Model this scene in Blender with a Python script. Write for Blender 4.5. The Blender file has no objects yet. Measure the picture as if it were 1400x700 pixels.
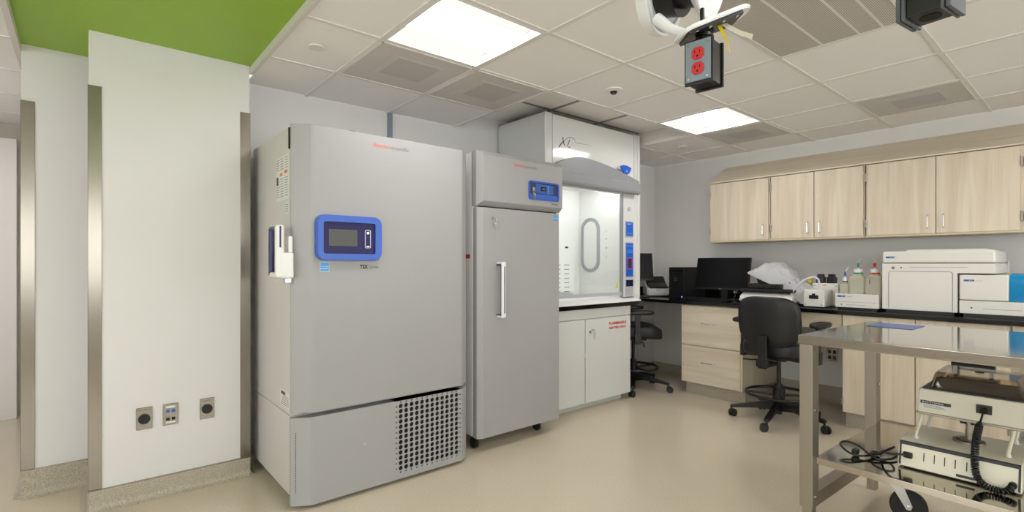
import bpy, bmesh, math, random
from mathutils import Vector, Matrix, noise
random.seed(7)
S = bpy.context.scene
COL = S.collection
PI = math.pi

# ------------------------------------------------------------------ constants
H = 1.277          # camera height
C = 2.438          # ceiling height
T = .6096          # ceiling grid
def gx(i): return T*(i-.0615)
def gy(j): return T*(j+.0285)
XR = 5.30          # right wall plane
YB = 3.62          # back wall plane
YC = 3.39          # column front plane
XC0, XC1 = .022, .773
YW = 3.84          # recessed wing beside the column
YD = 5.95          # corridor end wall

# ------------------------------------------------------------------ materials
def lin(v):
    v /= 255.0
    return v/12.92 if v <= .04045 else ((v+.055)/1.055)**2.4
def rgb(r, g, b): return (lin(r), lin(g), lin(b), 1)
def newmat(name):
    m = bpy.data.materials.new(name); m.use_nodes = True
    nt = m.node_tree
    return m, nt, nt.nodes['Principled BSDF']
def P(name, col, rough=.5, metal=0, spec=.5, var=.03, scale=6, bump=0, bscale=200, coat=0, emit=None, estr=0):
    m, nt, b = newmat(name)
    n = nt.nodes; l = nt.links
    b.inputs['Roughness'].default_value = rough
    b.inputs['Metallic'].default_value = metal
    b.inputs['Specular IOR Level'].default_value = spec
    b.inputs['Coat Weight'].default_value = coat
    tc = n.new('ShaderNodeTexCoord')
    c = rgb(*col)
    nz = n.new('ShaderNodeTexNoise'); nz.inputs['Scale'].default_value = scale; nz.inputs['Detail'].default_value = 3
    l.new(tc.outputs['Object'], nz.inputs['Vector'])
    mx = n.new('ShaderNodeMix'); mx.data_type = 'RGBA'
    mx.inputs[6].default_value = tuple(x*(1-var) for x in c[:3])+(1,)
    mx.inputs[7].default_value = tuple(min(1, x*(1+var)) for x in c[:3])+(1,)
    l.new(nz.outputs['Fac'], mx.inputs[0]); l.new(mx.outputs[2], b.inputs['Base Color'])
    if bump:
        n2 = n.new('ShaderNodeTexNoise'); n2.inputs['Scale'].default_value = bscale; n2.inputs['Detail'].default_value = 2
        l.new(tc.outputs['Object'], n2.inputs['Vector'])
        bp = n.new('ShaderNodeBump'); bp.inputs['Strength'].default_value = bump; bp.inputs['Distance'].default_value = .002
        l.new(n2.outputs['Fac'], bp.inputs['Height']); l.new(bp.outputs['Normal'], b.inputs['Normal'])
    if emit:
        b.inputs['Emission Color'].default_value = rgb(*emit); b.inputs['Emission Strength'].default_value = estr
    return m
def wood(name, axis):
    m, nt, b = newmat(name); n = nt.nodes; l = nt.links
    tc = n.new('ShaderNodeTexCoord'); mp = n.new('ShaderNodeMapping')
    sc = [14, 14, 14]; sc[axis] = .9
    mp.inputs['Scale'].default_value = sc
    l.new(tc.outputs['Object'], mp.inputs['Vector'])
    a = n.new('ShaderNodeTexNoise'); a.inputs['Scale'].default_value = 1; a.inputs['Detail'].default_value = 4; a.inputs['Distortion'].default_value = .7
    l.new(mp.outputs['Vector'], a.inputs['Vector'])
    mp2 = n.new('ShaderNodeMapping'); sc2 = [120, 120, 120]; sc2[axis] = 4; mp2.inputs['Scale'].default_value = sc2
    l.new(tc.outputs['Object'], mp2.inputs['Vector'])
    f = n.new('ShaderNodeTexNoise'); f.inputs['Scale'].default_value = 1; f.inputs['Detail'].default_value = 2
    l.new(mp2.outputs['Vector'], f.inputs['Vector'])
    ad = n.new('ShaderNodeMath'); ad.operation = 'MULTIPLY_ADD'; ad.inputs[1].default_value = .3
    l.new(f.outputs['Fac'], ad.inputs[0]); l.new(a.outputs['Fac'], ad.inputs[2])
    r = n.new('ShaderNodeValToRGB')
    r.color_ramp.elements[0].position = .45; r.color_ramp.elements[0].color = rgb(205, 190, 166)
    r.color_ramp.elements[1].position = .85; r.color_ramp.elements[1].color = rgb(224, 213, 193)
    l.new(ad.outputs[0], r.inputs['Fac']); l.new(r.outputs['Color'], b.inputs['Base Color'])
    b.inputs['Roughness'].default_value = .42
    return m
def speckle(name, col, col2, rough, spec=.5, scale=260, coat=0):
    m, nt, b = newmat(name); n = nt.nodes; l = nt.links
    tc = n.new('ShaderNodeTexCoord')
    a = n.new('ShaderNodeTexNoise'); a.inputs['Scale'].default_value = scale; a.inputs['Detail'].default_value = 2
    l.new(tc.outputs['Object'], a.inputs['Vector'])
    r = n.new('ShaderNodeValToRGB'); r.color_ramp.elements[0].position = .36; r.color_ramp.elements[1].position = .64
    r.color_ramp.elements[0].color = rgb(*col2); r.color_ramp.elements[1].color = rgb(*col)
    l.new(a.outputs['Fac'], r.inputs['Fac'])
    big = n.new('ShaderNodeTexNoise'); big.inputs['Scale'].default_value = 1.7; big.inputs['Detail'].default_value = 3
    l.new(tc.outputs['Object'], big.inputs['Vector'])
    mx = n.new('ShaderNodeMix'); mx.data_type = 'RGBA'; mx.blend_type = 'MULTIPLY'; mx.inputs[0].default_value = 1
    rr = n.new('ShaderNodeValToRGB'); rr.color_ramp.elements[0].color = (.93, .93, .93, 1); rr.color_ramp.elements[1].color = (1, 1, 1, 1)
    l.new(big.outputs['Fac'], rr.inputs['Fac'])
    l.new(r.outputs['Color'], mx.inputs[6]); l.new(rr.outputs['Color'], mx.inputs[7]); l.new(mx.outputs[2], b.inputs['Base Color'])
    rv = n.new('ShaderNodeMapRange'); rv.inputs['To Min'].default_value = rough*.8; rv.inputs['To Max'].default_value = rough*1.25
    l.new(big.outputs['Fac'], rv.inputs['Value']); l.new(rv.outputs['Result'], b.inputs['Roughness'])
    b.inputs['Specular IOR Level'].default_value = spec; b.inputs['Coat Weight'].default_value = coat
    return m
def steel(name, col, rough, axis=2, aniso=.0):
    m, nt, b = newmat(name); n = nt.nodes; l = nt.links
    tc = n.new('ShaderNodeTexCoord'); mp = n.new('ShaderNodeMapping')
    sc = [300, 300, 300]; sc[axis] = 4; mp.inputs['Scale'].default_value = sc
    l.new(tc.outputs['Object'], mp.inputs['Vector'])
    a = n.new('ShaderNodeTexNoise'); a.inputs['Scale'].default_value = 1; a.inputs['Detail'].default_value = 3
    l.new(mp.outputs['Vector'], a.inputs['Vector'])
    rv = n.new('ShaderNodeMapRange'); rv.inputs['To Min'].default_value = rough*.75; rv.inputs['To Max'].default_value = rough*1.3
    l.new(a.outputs['Fac'], rv.inputs['Value']); l.new(rv.outputs['Result'], b.inputs['Roughness'])
    b.inputs['Base Color'].default_value = rgb(*col); b.inputs['Metallic'].default_value = 1
    bp = n.new('ShaderNodeBump'); bp.inputs['Strength'].default_value = .008; bp.inputs['Distance'].default_value = .001
    l.new(a.outputs['Fac'], bp.inputs['Height']); l.new(bp.outputs['Normal'], b.inputs['Normal'])
    return m
def clear(name, tint, gloss=.08, opac=0.0, body=(255, 255, 255), rough=.02):
    """thin clear sheet: tinted transparency, a little body colour, fresnel-like gloss"""
    m = bpy.data.materials.new(name); m.use_nodes = True
    nt = m.node_tree; n = nt.nodes; l = nt.links; n.remove(n['Principled BSDF'])
    out = n['Material Output']
    t = n.new('ShaderNodeBsdfTransparent'); t.inputs['Color'].default_value = rgb(*tint)
    d = n.new('ShaderNodeBsdfTranslucent'); d.inputs['Color'].default_value = rgb(*body)
    d2 = n.new('ShaderNodeBsdfDiffuse'); d2.inputs['Color'].default_value = rgb(*body)
    dd = n.new('ShaderNodeMixShader'); dd.inputs[0].default_value = .5
    l.new(d.outputs[0], dd.inputs[1]); l.new(d2.outputs[0], dd.inputs[2])
    m1 = n.new('ShaderNodeMixShader'); m1.inputs[0].default_value = opac
    l.new(t.outputs[0], m1.inputs[1]); l.new(dd.outputs[0], m1.inputs[2])
    g = n.new('ShaderNodeBsdfGlossy'); g.inputs['Roughness'].default_value = rough
    fr = n.new('ShaderNodeLayerWeight'); fr.inputs['Blend'].default_value = gloss*3
    mm = n.new('ShaderNodeMath'); mm.operation = 'MULTIPLY'; mm.inputs[1].default_value = .5
    l.new(fr.outputs['Fresnel'], mm.inputs[0])
    m2 = n.new('ShaderNodeMixShader'); l.new(mm.outputs[0], m2.inputs[0])
    l.new(m1.outputs[0], m2.inputs[1]); l.new(g.outputs[0], m2.inputs[2])
    l.new(m2.outputs[0], out.inputs['Surface'])
    return m
def perforated(name, col, dark, pitch, stripes=False):
    m, nt, b = newmat(name); n = nt.nodes; l = nt.links
    tc = n.new('ShaderNodeTexCoord')
    sep = n.new('ShaderNodeSeparateXYZ'); l.new(tc.outputs['Object'], sep.inputs[0])
    fac = []
    for ax in ('X', 'Y'):
        mu = n.new('ShaderNodeMath'); mu.operation = 'MULTIPLY'; mu.inputs[1].default_value = 1/pitch
        l.new(sep.outputs[ax], mu.inputs[0])
        f = n.new('ShaderNodeMath'); f.operation = 'FRACT'; l.new(mu.outputs[0], f.inputs[0])
        s = n.new('ShaderNodeMath'); s.operation = 'SUBTRACT'; s.inputs[1].default_value = .5; l.new(f.outputs[0], s.inputs[0])
        q = n.new('ShaderNodeMath'); q.operation = 'MULTIPLY'; l.new(s.outputs[0], q.inputs[0]); l.new(s.outputs[0], q.inputs[1])
        fac.append(q)
    ad = n.new('ShaderNodeMath'); ad.operation = 'ADD'
    l.new(fac[1].outputs[0], ad.inputs[0])
    if stripes: ad.inputs[1].default_value = 0
    else: l.new(fac[0].outputs[0], ad.inputs[1])
    lt = n.new('ShaderNodeMath'); lt.operation = 'LESS_THAN'; lt.inputs[1].default_value = .05 if stripes else .09
    l.new(ad.outputs[0], lt.inputs[0])
    mx = n.new('ShaderNodeMix'); mx.data_type = 'RGBA'; mx.inputs[6].default_value = rgb(*col); mx.inputs[7].default_value = rgb(*dark)
    l.new(lt.outputs[0], mx.inputs[0]); l.new(mx.outputs[2], b.inputs['Base Color'])
    b.inputs['Roughness'].default_value = .5
    return m
def emission(name, col, strength):
    m = bpy.data.materials.new(name); m.use_nodes = True
    nt = m.node_tree; n = nt.nodes; n.remove(n['Principled BSDF'])
    e = n.new('ShaderNodeEmission'); e.inputs['Color'].default_value = rgb(*col); e.inputs['Strength'].default_value = strength
    nt.links.new(e.outputs[0], n['Material Output'].inputs['Surface'])
    return m

M = dict(
    boxgrey=P('dark_box_grey', (84, 88, 94), .4),
    wall=P('wall_paint', (218, 216, 215), .55, bump=.12, bscale=300, var=.012),
    wallbright=P('wall_paint_brightened', (222, 220, 217), .55, bump=.12, bscale=300, var=.015),  # same paint as wall, lightened to make up for dim light on this side
    corridor=P('corridor_paint', (196, 188, 178), .6, var=.015),
    green=P('green_paint', (146, 186, 48), .45, var=.02),
    tile=P('ceiling_tile', (242, 240, 238), .9, var=.02, bump=.25, bscale=500),
    grid=P('ceiling_grid_paint', (226, 223, 219), .45, var=.01),
    trimwhite=P('white_trim', (214, 211, 205), .45, var=.01),
    floor=speckle('epoxy_floor', (219, 208, 187), (197, 185, 162), .24, .5, 190, coat=.15),
    cove=speckle('cove_base', (192, 183, 166), (154, 145, 128), .4, .5, 210),
    guard=steel('brushed_guard', (150, 143, 134), .2, 2),
    steel=steel('cart_steel', (186, 179, 168), .085, 1),
    steelleg=steel('leg_steel', (168, 160, 149), .42, 2),
    chrome=P('chrome', (205, 205, 205), .15, 1),
    freezer=P('freezer_paint', (160, 159, 160), .38, var=.01, bump=.05, bscale=500),
    freezerside=P('freezer_side_paint', (204, 200, 196), .35, var=.01),
    fridgeside=P('fridge_side_paint', (222, 222, 224), .35, var=.01),
    white=P('white_enamel', (228, 228, 226), .28, var=.01),
    hoodwhite=P('hood_gloss_white', (224, 224, 221), .10, var=.008),
    hoodbase=P('hood_base_paint', (212, 213, 211), .35, var=.01),
    hoodin=P('hood_liner', (232, 231, 229), .4, var=.01),
    hoodgray=P('hood_grey', (140, 142, 145), .38, var=.015),
    lightgray=P('light_grey', (176, 178, 184), .4),
    black=P('black_plastic', (14, 14, 15), .35, var=.1),
    satin=P('black_vinyl', (15, 15, 16), .42, var=.12, bump=.1, bscale=350),
    matblack=P('black_void', (6, 6, 7), .8),
    counter=P('black_epoxy_top', (13, 13, 14), .16, var=.12),
    screen=P('dark_screen', (16, 16, 17), .3, spec=.15, var=.05),
    pcblack=P('computer_black', (17, 17, 19), .4, var=.1),
    blue=P('bezel_blue', (46, 92, 190), .3, var=.03),
    navy=P('navy_screen', (36, 30, 84), .2, spec=.15, var=.05),
    lcd=P('lcd_grey', (62, 62, 58), .3),
    violet=P('violet_inlay', (52, 48, 92), .35),
    bluelabel=P('label_blue', (20, 90, 200), .4),
    cyanlabel=P('label_cyan', (70, 160, 225), .4),
    beclabel=P('label_steel_blue', (28, 98, 160), .4),
    red=P('red_ink', (192, 44, 48), .5),
    coral=P('coral_ink', (226, 92, 84), .5),
    greyink=P('grey_ink', (120, 120, 122), .5),
    darkink=P('dark_ink', (48, 48, 52), .5),
    paleink=P('pale_ink', (214, 224, 240), .5),
    paper=P('label_paper', (222, 221, 216), .6),
    orange=P('orange_ink', (226, 150, 50), .5),
    yellow=P('yellow_plastic', (232, 214, 30), .4),
    woodv=wood('maple_laminate_vertical', 2),
    woodh=wood('maple_laminate_horizontal', 1),
    woodedge=P('maple_edge', (206, 190, 160), .5, scale=30),
    ivory=P('instrument_ivory', (226, 223, 216), .35, var=.01),
    cream=P('cream_enamel', (217, 213, 194), .33, var=.015),
    bottle=clear('bottle_plastic', (250, 250, 240), .06, .72, (240, 238, 222), .25),
    liquid=P('pale_liquid', (206, 208, 198), .2),
    bag=clear('plastic_film', (255, 255, 255), .10, .93, (250, 251, 253), .15),
    glass=clear('window_glass', (250, 252, 250), .06, 0.0),
    smoky=clear('smoky_plastic', (241, 236, 228), .10, .05, (170, 158, 140)),
    bluelid=clear('blue_translucent', (110, 210, 242), .08, .7, (60, 196, 245)),
    redplastic=P('red_plastic', (198, 36, 40), .4),
    greenplastic=P('green_plastic', (30, 140, 90), .4),
    blueplastic=P('blue_plastic', (40, 90, 170), .4),
    greyplate=P('grey_faceplate', (132, 144, 156), .4, .3),
    reelwhite=P('reel_white', (226, 228, 230), .35),
    hose=P('pale_tube', (206, 206, 216), .4),
    ring=P('grey_gasket', (158, 162, 166), .5),
    rubber=P('caster_rubber', (30, 30, 31), .5),
    perf=perforated('perforated_panel', (214, 210, 206), (158, 154, 150), .0062),
    perfin=P('damper_grey', (186, 183, 181), .6),
    perfin2=P('damper_rim', (200, 197, 194), .6),
    stripes=perforated('slotted_panel', (206, 201, 194), (150, 145, 139), .0075, True),
    bluepaper=P('blue_sheet', (72, 98, 158), .35, var=.15, scale=30),
    doorwhite=P('door_paint', (228, 225, 223), .4, var=.01),
    lens=emission('light_lens', (255, 251, 250), 15.0),
    lens2=emission('light_lens_side', (255, 249, 243), .72),
    hoodlamp=emission('hood_lamp', (250, 250, 255), 12.0),
    led=emission('blue_led', (90, 90, 255), 3),
    lcdgreen=P('lcd_green', (96, 110, 40), .3),
)

# ------------------------------------------------------------------ mesh builder
def wloc(o):
    v = Vector((0, 0, 0))
    while o is not None:
        v += o.location; o = o.parent
    return v
class MB:
    def __init__(s): s.bm = bmesh.new()
    def _add(s, t, mat=None):
        if mat is not None: bmesh.ops.transform(t, matrix=mat, verts=t.verts)
        me = bpy.data.meshes.new('tmp'); t.to_mesh(me); t.free(); s.bm.from_mesh(me); bpy.data.meshes.remove(me); return s
    def box(s, x0, y0, z0, x1, y1, z1, bev=0, seg=2, mat=None):
        t = bmesh.new(); bmesh.ops.create_cube(t, size=1)
        for v in t.verts:
            v.co = Vector(((x0+x1)/2+v.co.x*abs(x1-x0), (y0+y1)/2+v.co.y*abs(y1-y0), (z0+z1)/2+v.co.z*abs(z1-z0)))
        if bev: bmesh.ops.bevel(t, geom=t.edges[:], offset=bev, segments=seg, affect='EDGES', profile=.5)
        return s._add(t, mat)
    def prism(s, poly, axis, a, b, bev=0, seg=1, mat=None):
        """poly: 2D points; axis 'x': (y,z) ; 'y': (x,z) ; 'z': (x,y)"""
        t = bmesh.new()
        def mk(p, q):
            return {'x': (q, p[0], p[1]), 'y': (p[0], q, p[1]), 'z': (p[0], p[1], q)}[axis]
        v0 = [t.verts.new(mk(p, a)) for p in poly]; v1 = [t.verts.new(mk(p, b)) for p in poly]
        n = len(poly)
        t.faces.new(v0); t.faces.new(v1[::-1])
        for i in range(n): t.faces.new((v0[i], v0[(i+1) % n], v1[(i+1) % n], v1[i])[::-1])
        bmesh.ops.recalc_face_normals(t, faces=t.faces[:])
        if bev: bmesh.ops.bevel(t, geom=t.edges[:], offset=bev, segments=seg, affect='EDGES')
        return s._add(t, mat)
    def cyl(s, p, q, r, r2=None, n=20, mat=None, bev=0):
        p = Vector(p); q = Vector(q); d = q-p
        t = bmesh.new()
        bmesh.ops.create_cone(t, cap_ends=True, segments=n, radius1=r, radius2=r if r2 is None else r2, depth=d.length)
        if bev: bmesh.ops.bevel(t, geom=[e for e in t.edges if len(e.link_faces) == 2 and any(len(f.verts) > 4 for f in e.link_faces)], offset=bev, segments=2, affect='EDGES')
        m = Matrix.Translation((p+q)/2) @ d.to_track_quat('Z', 'Y').to_matrix().to_4x4()
        bmesh.ops.transform(t, matrix=m, verts=t.verts)
        return s._add(t, mat)
    def tube(s, pts, r, n=8, closed=False, mat=None):
        pts = [Vector(p) for p in pts]; t = bmesh.new(); rings = []; N = len(pts)
        up = None
        for i, p in enumerate(pts):
            if closed: d = pts[(i+1) % N]-pts[i-1]
            else: d = pts[min(i+1, N-1)]-pts[max(i-1, 0)]
            d.normalize()
            if up is None: up = d.orthogonal().normalized()
            up = (up-d*up.dot(d)); up = up.normalized() if up.length > 1e-6 else d.orthogonal().normalized()
            b = d.cross(up)
            rr = r[i] if isinstance(r, (list, tuple)) else r
            rings.append([t.verts.new(p+(up*math.cos(2*PI*k/n)+b*math.sin(2*PI*k/n))*rr) for k in range(n)])
        for i in range(N if closed else N-1):
            a, c = rings[i], rings[(i+1) % N]
            off = 0
            if closed and i == N-1:
                off = min(range(n), key=lambda o: (a[0].co-c[o].co).length)
            for k in range(n): t.faces.new((a[k], a[(k+1) % n], c[(k+1+off) % n], c[(k+off) % n]))
        if not closed: t.faces.new(rings[0][::-1]); t.faces.new(rings[-1])
        bmesh.ops.recalc_face_normals(t, faces=t.faces[:])
        return s._add(t, mat)
    def lathe(s, prof, c=(0, 0, 0), n=28, mat=None):
        t = bmesh.new(); rings = []
        for r, z in prof:
            if r < 1e-5: rings.append([t.verts.new((c[0], c[1], c[2]+z))])
            else: rings.append([t.verts.new((c[0]+r*math.cos(2*PI*k/n), c[1]+r*math.sin(2*PI*k/n), c[2]+z)) for k in range(n)])
        for a, b in zip(rings, rings[1:]):
            for k in range(n):
                q = [a[k % len(a)], a[(k+1) % len(a)], b[(k+1) % len(b)], b[k % len(b)]]
                u = []
                for v in q:
                    if v not in u: u.append(v)
                if len(u) > 2: t.faces.new(u)
        if len(rings[0]) > 1: t.faces.new(rings[0])
        if len(rings[-1]) > 1: t.faces.new(rings[-1])
        bmesh.ops.recalc_face_normals(t, faces=t.faces[:])
        return s._add(t, mat)
    def superell(s, c, a, b, h, e1=.5, e2=.5, nu=36, nv=20, fn=None, mat=None):
        def pw(v, e): return math.copysign(abs(v)**e, v)
        t = bmesh.new(); rings = []
        for j in range(nv+1):
            ph = -PI/2+PI*j/nv
            cz = pw(math.sin(ph), e1); cr = max(0, pw(math.cos(ph), e1))
            if j in (0, nv): pts = [(0, 0, cz)]
            else: pts = [(cr*pw(math.cos(2*PI*k/nu), e2), cr*pw(math.sin(2*PI*k/nu), e2), cz) for k in range(nu)]
            ring = []
            for x, y, z in pts:
                p = Vector((x*a, y*b, z*h))
                if fn: p = fn(p)
                ring.append(t.verts.new(p+Vector(c)))
            rings.append(ring)
        for A, B in zip(rings, rings[1:]):
            for k in range(nu):
                q = [A[k % len(A)], A[(k+1) % len(A)], B[(k+1) % len(B)], B[k % len(B)]]
                u = []
                for v in q:
                    if v not in u: u.append(v)
                if len(u) > 2: t.faces.new(u)
        bmesh.ops.recalc_face_normals(t, faces=t.faces[:])
        return s._add(t, mat)
    def grid(s, fn, nu, nv, thick=0, mat=None):
        t = bmesh.new()
        V = [[t.verts.new(fn(i/nu, j/nv)) for j in range(nv+1)] for i in range(nu+1)]
        for i in range(nu):
            for j in range(nv): t.faces.new((V[i][j], V[i+1][j], V[i+1][j+1], V[i][j+1]))
        if thick: bmesh.ops.solidify(t, geom=t.faces[:], thickness=thick)
        bmesh.ops.recalc_face_normals(t, faces=t.faces[:])
        return s._add(t, mat)
    def build(s, name, mat, parent=None, smooth=True, local=False, ang=35):
        if parent is not None and not local:
            bmesh.ops.translate(s.bm, verts=s.bm.verts, vec=-wloc(parent))
        me = bpy.data.meshes.new(name); s.bm.to_mesh(me); s.bm.free()
        me.materials.append(M[mat] if isinstance(mat, str) else mat)
        if smooth:
            me.shade_smooth(); me.set_sharp_from_angle(angle=math.radians(ang))
        o = bpy.data.objects.new(name, me); COL.objects.link(o)
        if smooth:
            wn = o.modifiers.new('weighted_normals', 'WEIGHTED_NORMAL'); wn.keep_sharp = True; wn.weight = 80
        if parent is not None: o.parent = parent
        return o
def thing(name, loc, label, cat, group=None, rz=0):
    o = bpy.data.objects.new(name, None); COL.objects.link(o)
    o.location = loc; o.rotation_euler = (0, 0, rz); o.empty_display_size = .1
    return tag(o, label, cat, group)
def tag(o, label, cat, group=None):
    o['label'] = label; o['category'] = cat
    if group: o['group'] = group
    return o
def rebase(o):
    """move the origin of a single-mesh thing to its base centre"""
    bb = [Vector(v.co) for v in o.data.vertices]
    lo = Vector([min(v[i] for v in bb) for i in range(3)]); hi = Vector([max(v[i] for v in bb) for i in range(3)])
    c = Vector(((lo.x+hi.x)/2, (lo.y+hi.y)/2, lo.z))
    o.data.transform(Matrix.Translation(-c)); o.location = c
    return o
def struct(name, mb, mat, **k):
    o = mb.build(name, mat, **k); o['kind'] = 'structure'; return o
def dup(root, loc, rz=None, label=None):
    def cp(o, par):
        c = o.copy(); COL.objects.link(c)
        if par is not None: c.parent = par
        for ch in [k for k in bpy.data.objects if k.parent == o]: cp(ch, c)
        return c
    c = cp(root, None); c.location = loc
    if rz is not None: c.rotation_euler[2] = rz
    if label: c['label'] = label
    return c
RF = {'-y': Matrix.Rotation(PI/2, 4, 'X'),
      '-x': Matrix.Rotation(-PI/2, 4, 'Z') @ Matrix.Rotation(PI/2, 4, 'X')}
RF['-x'] = Matrix.Rotation(-PI/2, 4, 'Z') @ Matrix.Rotation(PI/2, 4, 'X')
def text(body, size, pos, face, mat, parent, name='lettering', align='LEFT', ext=.0004, width=None, shear=0, rot=None, bold=0):
    cu = bpy.data.curves.new('txt', 'FONT'); cu.body = body; cu.size = size; cu.extrude = ext; cu.align_x = align; cu.shear = shear; cu.offset = bold
    cu.resolution_u = 2
    o = bpy.data.objects.new('txt', cu); COL.objects.link(o)
    bpy.context.view_layer.update()
    me = bpy.data.meshes.new_from_object(o.evaluated_get(bpy.context.evaluated_depsgraph_get()))
    bpy.data.objects.remove(o); bpy.data.curves.remove(cu)
    if width and len(me.vertices):
        xs = [v.co.x for v in me.vertices]; w = max(xs)-min(xs); k = width/w
        for v in me.vertices: v.co.x *= k
    R = RF[face]
    if rot is not None: R = R @ Matrix.Rotation(rot, 4, 'Z')
    me.transform(Matrix.Translation(Vector(pos)-wloc(parent)) @ R)
    me.materials.clear(); me.materials.append(M[mat]); me.name = name
    r = bpy.data.objects.new(name, me); COL.objects.link(r); r.parent = parent
    return r
def arc(cx, cy, r, a0, a1, n):
    return [(cx+r*math.cos(a0+(a1-a0)*i/n), cy+r*math.sin(a0+(a1-a0)*i/n)) for i in range(n+1)]
def rrect(x0, y0, x1, y1, r, n=5):
    return arc(x1-r, y1-r, r, 0, PI/2, n)+arc(x0+r, y1-r, r, PI/2, PI, n)+arc(x0+r, y0+r, r, PI, 1.5*PI, n)+arc(x1-r, y0+r, r, 1.5*PI, 2*PI, n)

# ------------------------------------------------------------------ room shell
XL, YF = -3.6, -3.2
struct('floor', MB().box(XL-.1, YF-.1, -.1, XR+.1, YD+.1, 0), 'floor')
struct('wall_right', MB().box(XR, YF-.1, 0, XR+.1, YB+.1, 2.75), 'wallbright')
struct('wall_back', MB().box(XC1-.3, YB, 0, 4.13, YB+.1, 2.75), 'wall')
struct('wall_back_corner', MB().box(4.13, YB, 0, XR, YB+.1, 2.75), 'wallbright')
# unseen walls behind the camera; their windows are added to brighten the ceiling
def fill_winwall(name, axis, at, a0, a1, z0, z1, n, num):
    def bx(m, p0, p1, za, zb, d0=0, d1=.1):
        if axis == 'y': m.box(p0, at-d1, za, p1, at-d0, zb)
        else: m.box(at-d1, p0, za, at-d0, p1, zb)
    lo, hi = (XL-.1, XR+.1) if axis == 'y' else (YF, YD+.1)
    b = MB(); bx(b, lo, a0, 0, 2.75); bx(b, a1, hi, 0, 2.75); bx(b, a0, a1, 0, z0); bx(b, a0, a1, z1, 2.75)
    struct(name, b, 'wall', smooth=False)
    b = MB(); w_ = (a1-a0)/n
    for k in range(n+1): bx(b, a0+k*w_-.025, a0+k*w_+.025, z0, z1, .02, .08)
    bx(b, a0, a1, z0, z0+.05, .02, .08); bx(b, a0, a1, z1-.05, z1, .02, .08)
    f = struct('window_%d' % num, b, 'trimwhite', smooth=False)  # invented window, lets world light in as fill
    b = MB(); bx(b, a0, a1, z0+.02, z1-.02, .048, .052); b.build('pane', 'glass', f)
fill_winwall('wall_front', 'y', YF, -3.2, 5.0, .85, 2.30, 6, 1)
fill_winwall('wall_left', 'x', XL, -2.9, 2.6, .85, 2.30, 4, 2)
struct('wall_corridor', MB().box(XL-.1, YD, 0, XC1, YD+.1, 2.75), 'corridor')
struct('wall_column', MB().box(XC0, YC, 0, XC1, YB+.05, 2.6), 'wall')
struct('wall_wing', MB().box(-.257, YW, 0, XC0+.1, YD, 2.6), 'wall')
struct('wall_filler', MB().box(XC0+.05, YB+.02, 0, XC1-.05, YW+.3, 2.6), 'wall')
# cove bases
def cove(name, segs):
    b = MB()
    for (x0, y0, x1, y1, nx, ny, h) in segs:      # a run with outward normal
        prof = [(0, 0), (.035, 0), (.018, .006), (.008, .018), (.005, .04), (.005, h), (0, h)]
        d = Vector((x1-x0, y1-y0, 0)); L = d.length; d.normalize()
        m = Matrix(((d.x, nx, 0, x0), (d.y, ny, 0, y0), (0, 0, 1, 0), (0, 0, 0, 1)))
        b.prism([(p[0], p[1]) for p in prof], 'x', 0, L, mat=m)
    bmesh.ops.recalc_face_normals(b.bm, faces=b.bm.faces[:])
    return struct(name, b, 'cove')
cove('baseboard_column', [(XC0, YC, XC1, YC, 0, -1, .11), (XC1, YC, XC1, YB, 1, 0, .11), (XC0, YC, XC0, YW, -1, 0, .11)])
cove('baseboard_wing', [(-.257, YW, XC0, YW, 0, -1, .148), (-.257, YW, -.257, YD, -1, 0, .148)])
cove('baseboard_back', [(XC1, YB, 4.1, YB, 0, -1, .1), (4.13, YB, XR, YB, 0, -1, .1)])
cove('baseboard_right', [(XR, YB, XR, 2.8, -1, 0, .1), (XR, 2.19, XR, 1.39, -1, 0, .15), (XR, .44, XR, YF, -1, 0, .15)])
b = MB(); b.box(XC0-.004, YC-.007, .108, XC1+.002, YC, .114); b.box(-.26, YW-.007, .146, XC0-.002, YW, .152)
struct('trim_base', b, 'guard')
# green soffit
ZS = 2.476
SX0, SX1 = -.262, .777
struct('ceiling_soffit', MB().box(SX0, YF, ZS, SX1, YW+.02, ZS+.1), 'green')
b = MB(); b.box(SX1, YF, C-.004, SX1+.022, YC+.02, ZS+.1); b.box(SX0-.022, YF, C-.004, SX0+.004, YD, ZS+.1)
struct('trim_soffit', b, 'trimwhite')
# suspended ceiling
RX0, RX1, RY0 = gx(4), gx(7), gy(4)         # raised pocket over the hood
ZR = 2.568
fixtures = [(2, 3), (6, 3), (6, -1), (2, -1), (-3, 2), (-3, -2), (-2, 7)]
diffs = [(2, 4), (3, 4), (7, 3), (7, 1)]
slots = [(3, 1), (4, 1)]
regions = [(SX1+.022, XR, YF, YB), (XL, SX0-.022, YF, YD)]
tb = MB(); gb = MB()
def clip(x0, x1, y0, y1, R):
    a, b_, c_, d = max(x0, R[0]), min(x1, R[1]), max(y0, R[2]), min(y1, R[3])
    return (a, b_, c_, d) if b_-a > .01 and d-c_ > .01 else None
for R in regions:
    for i in range(-7, 10):
        for j in range(-7, 11):
            if (i, j) in fixtures or (i, j) in diffs or (i, j) in slots: continue
            if R is regions[0] and 4 <= i < 7 and j >= 4: continue
            q = clip(gx(i), gx(i+1), gy(j), gy(j+1), R)
            if q: tb.box(q[0]+.004, q[2]+.004, C+.006, q[1]-.004, q[3]-.004, C+.022, bev=.003, seg=1)
w = .0125
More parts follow.
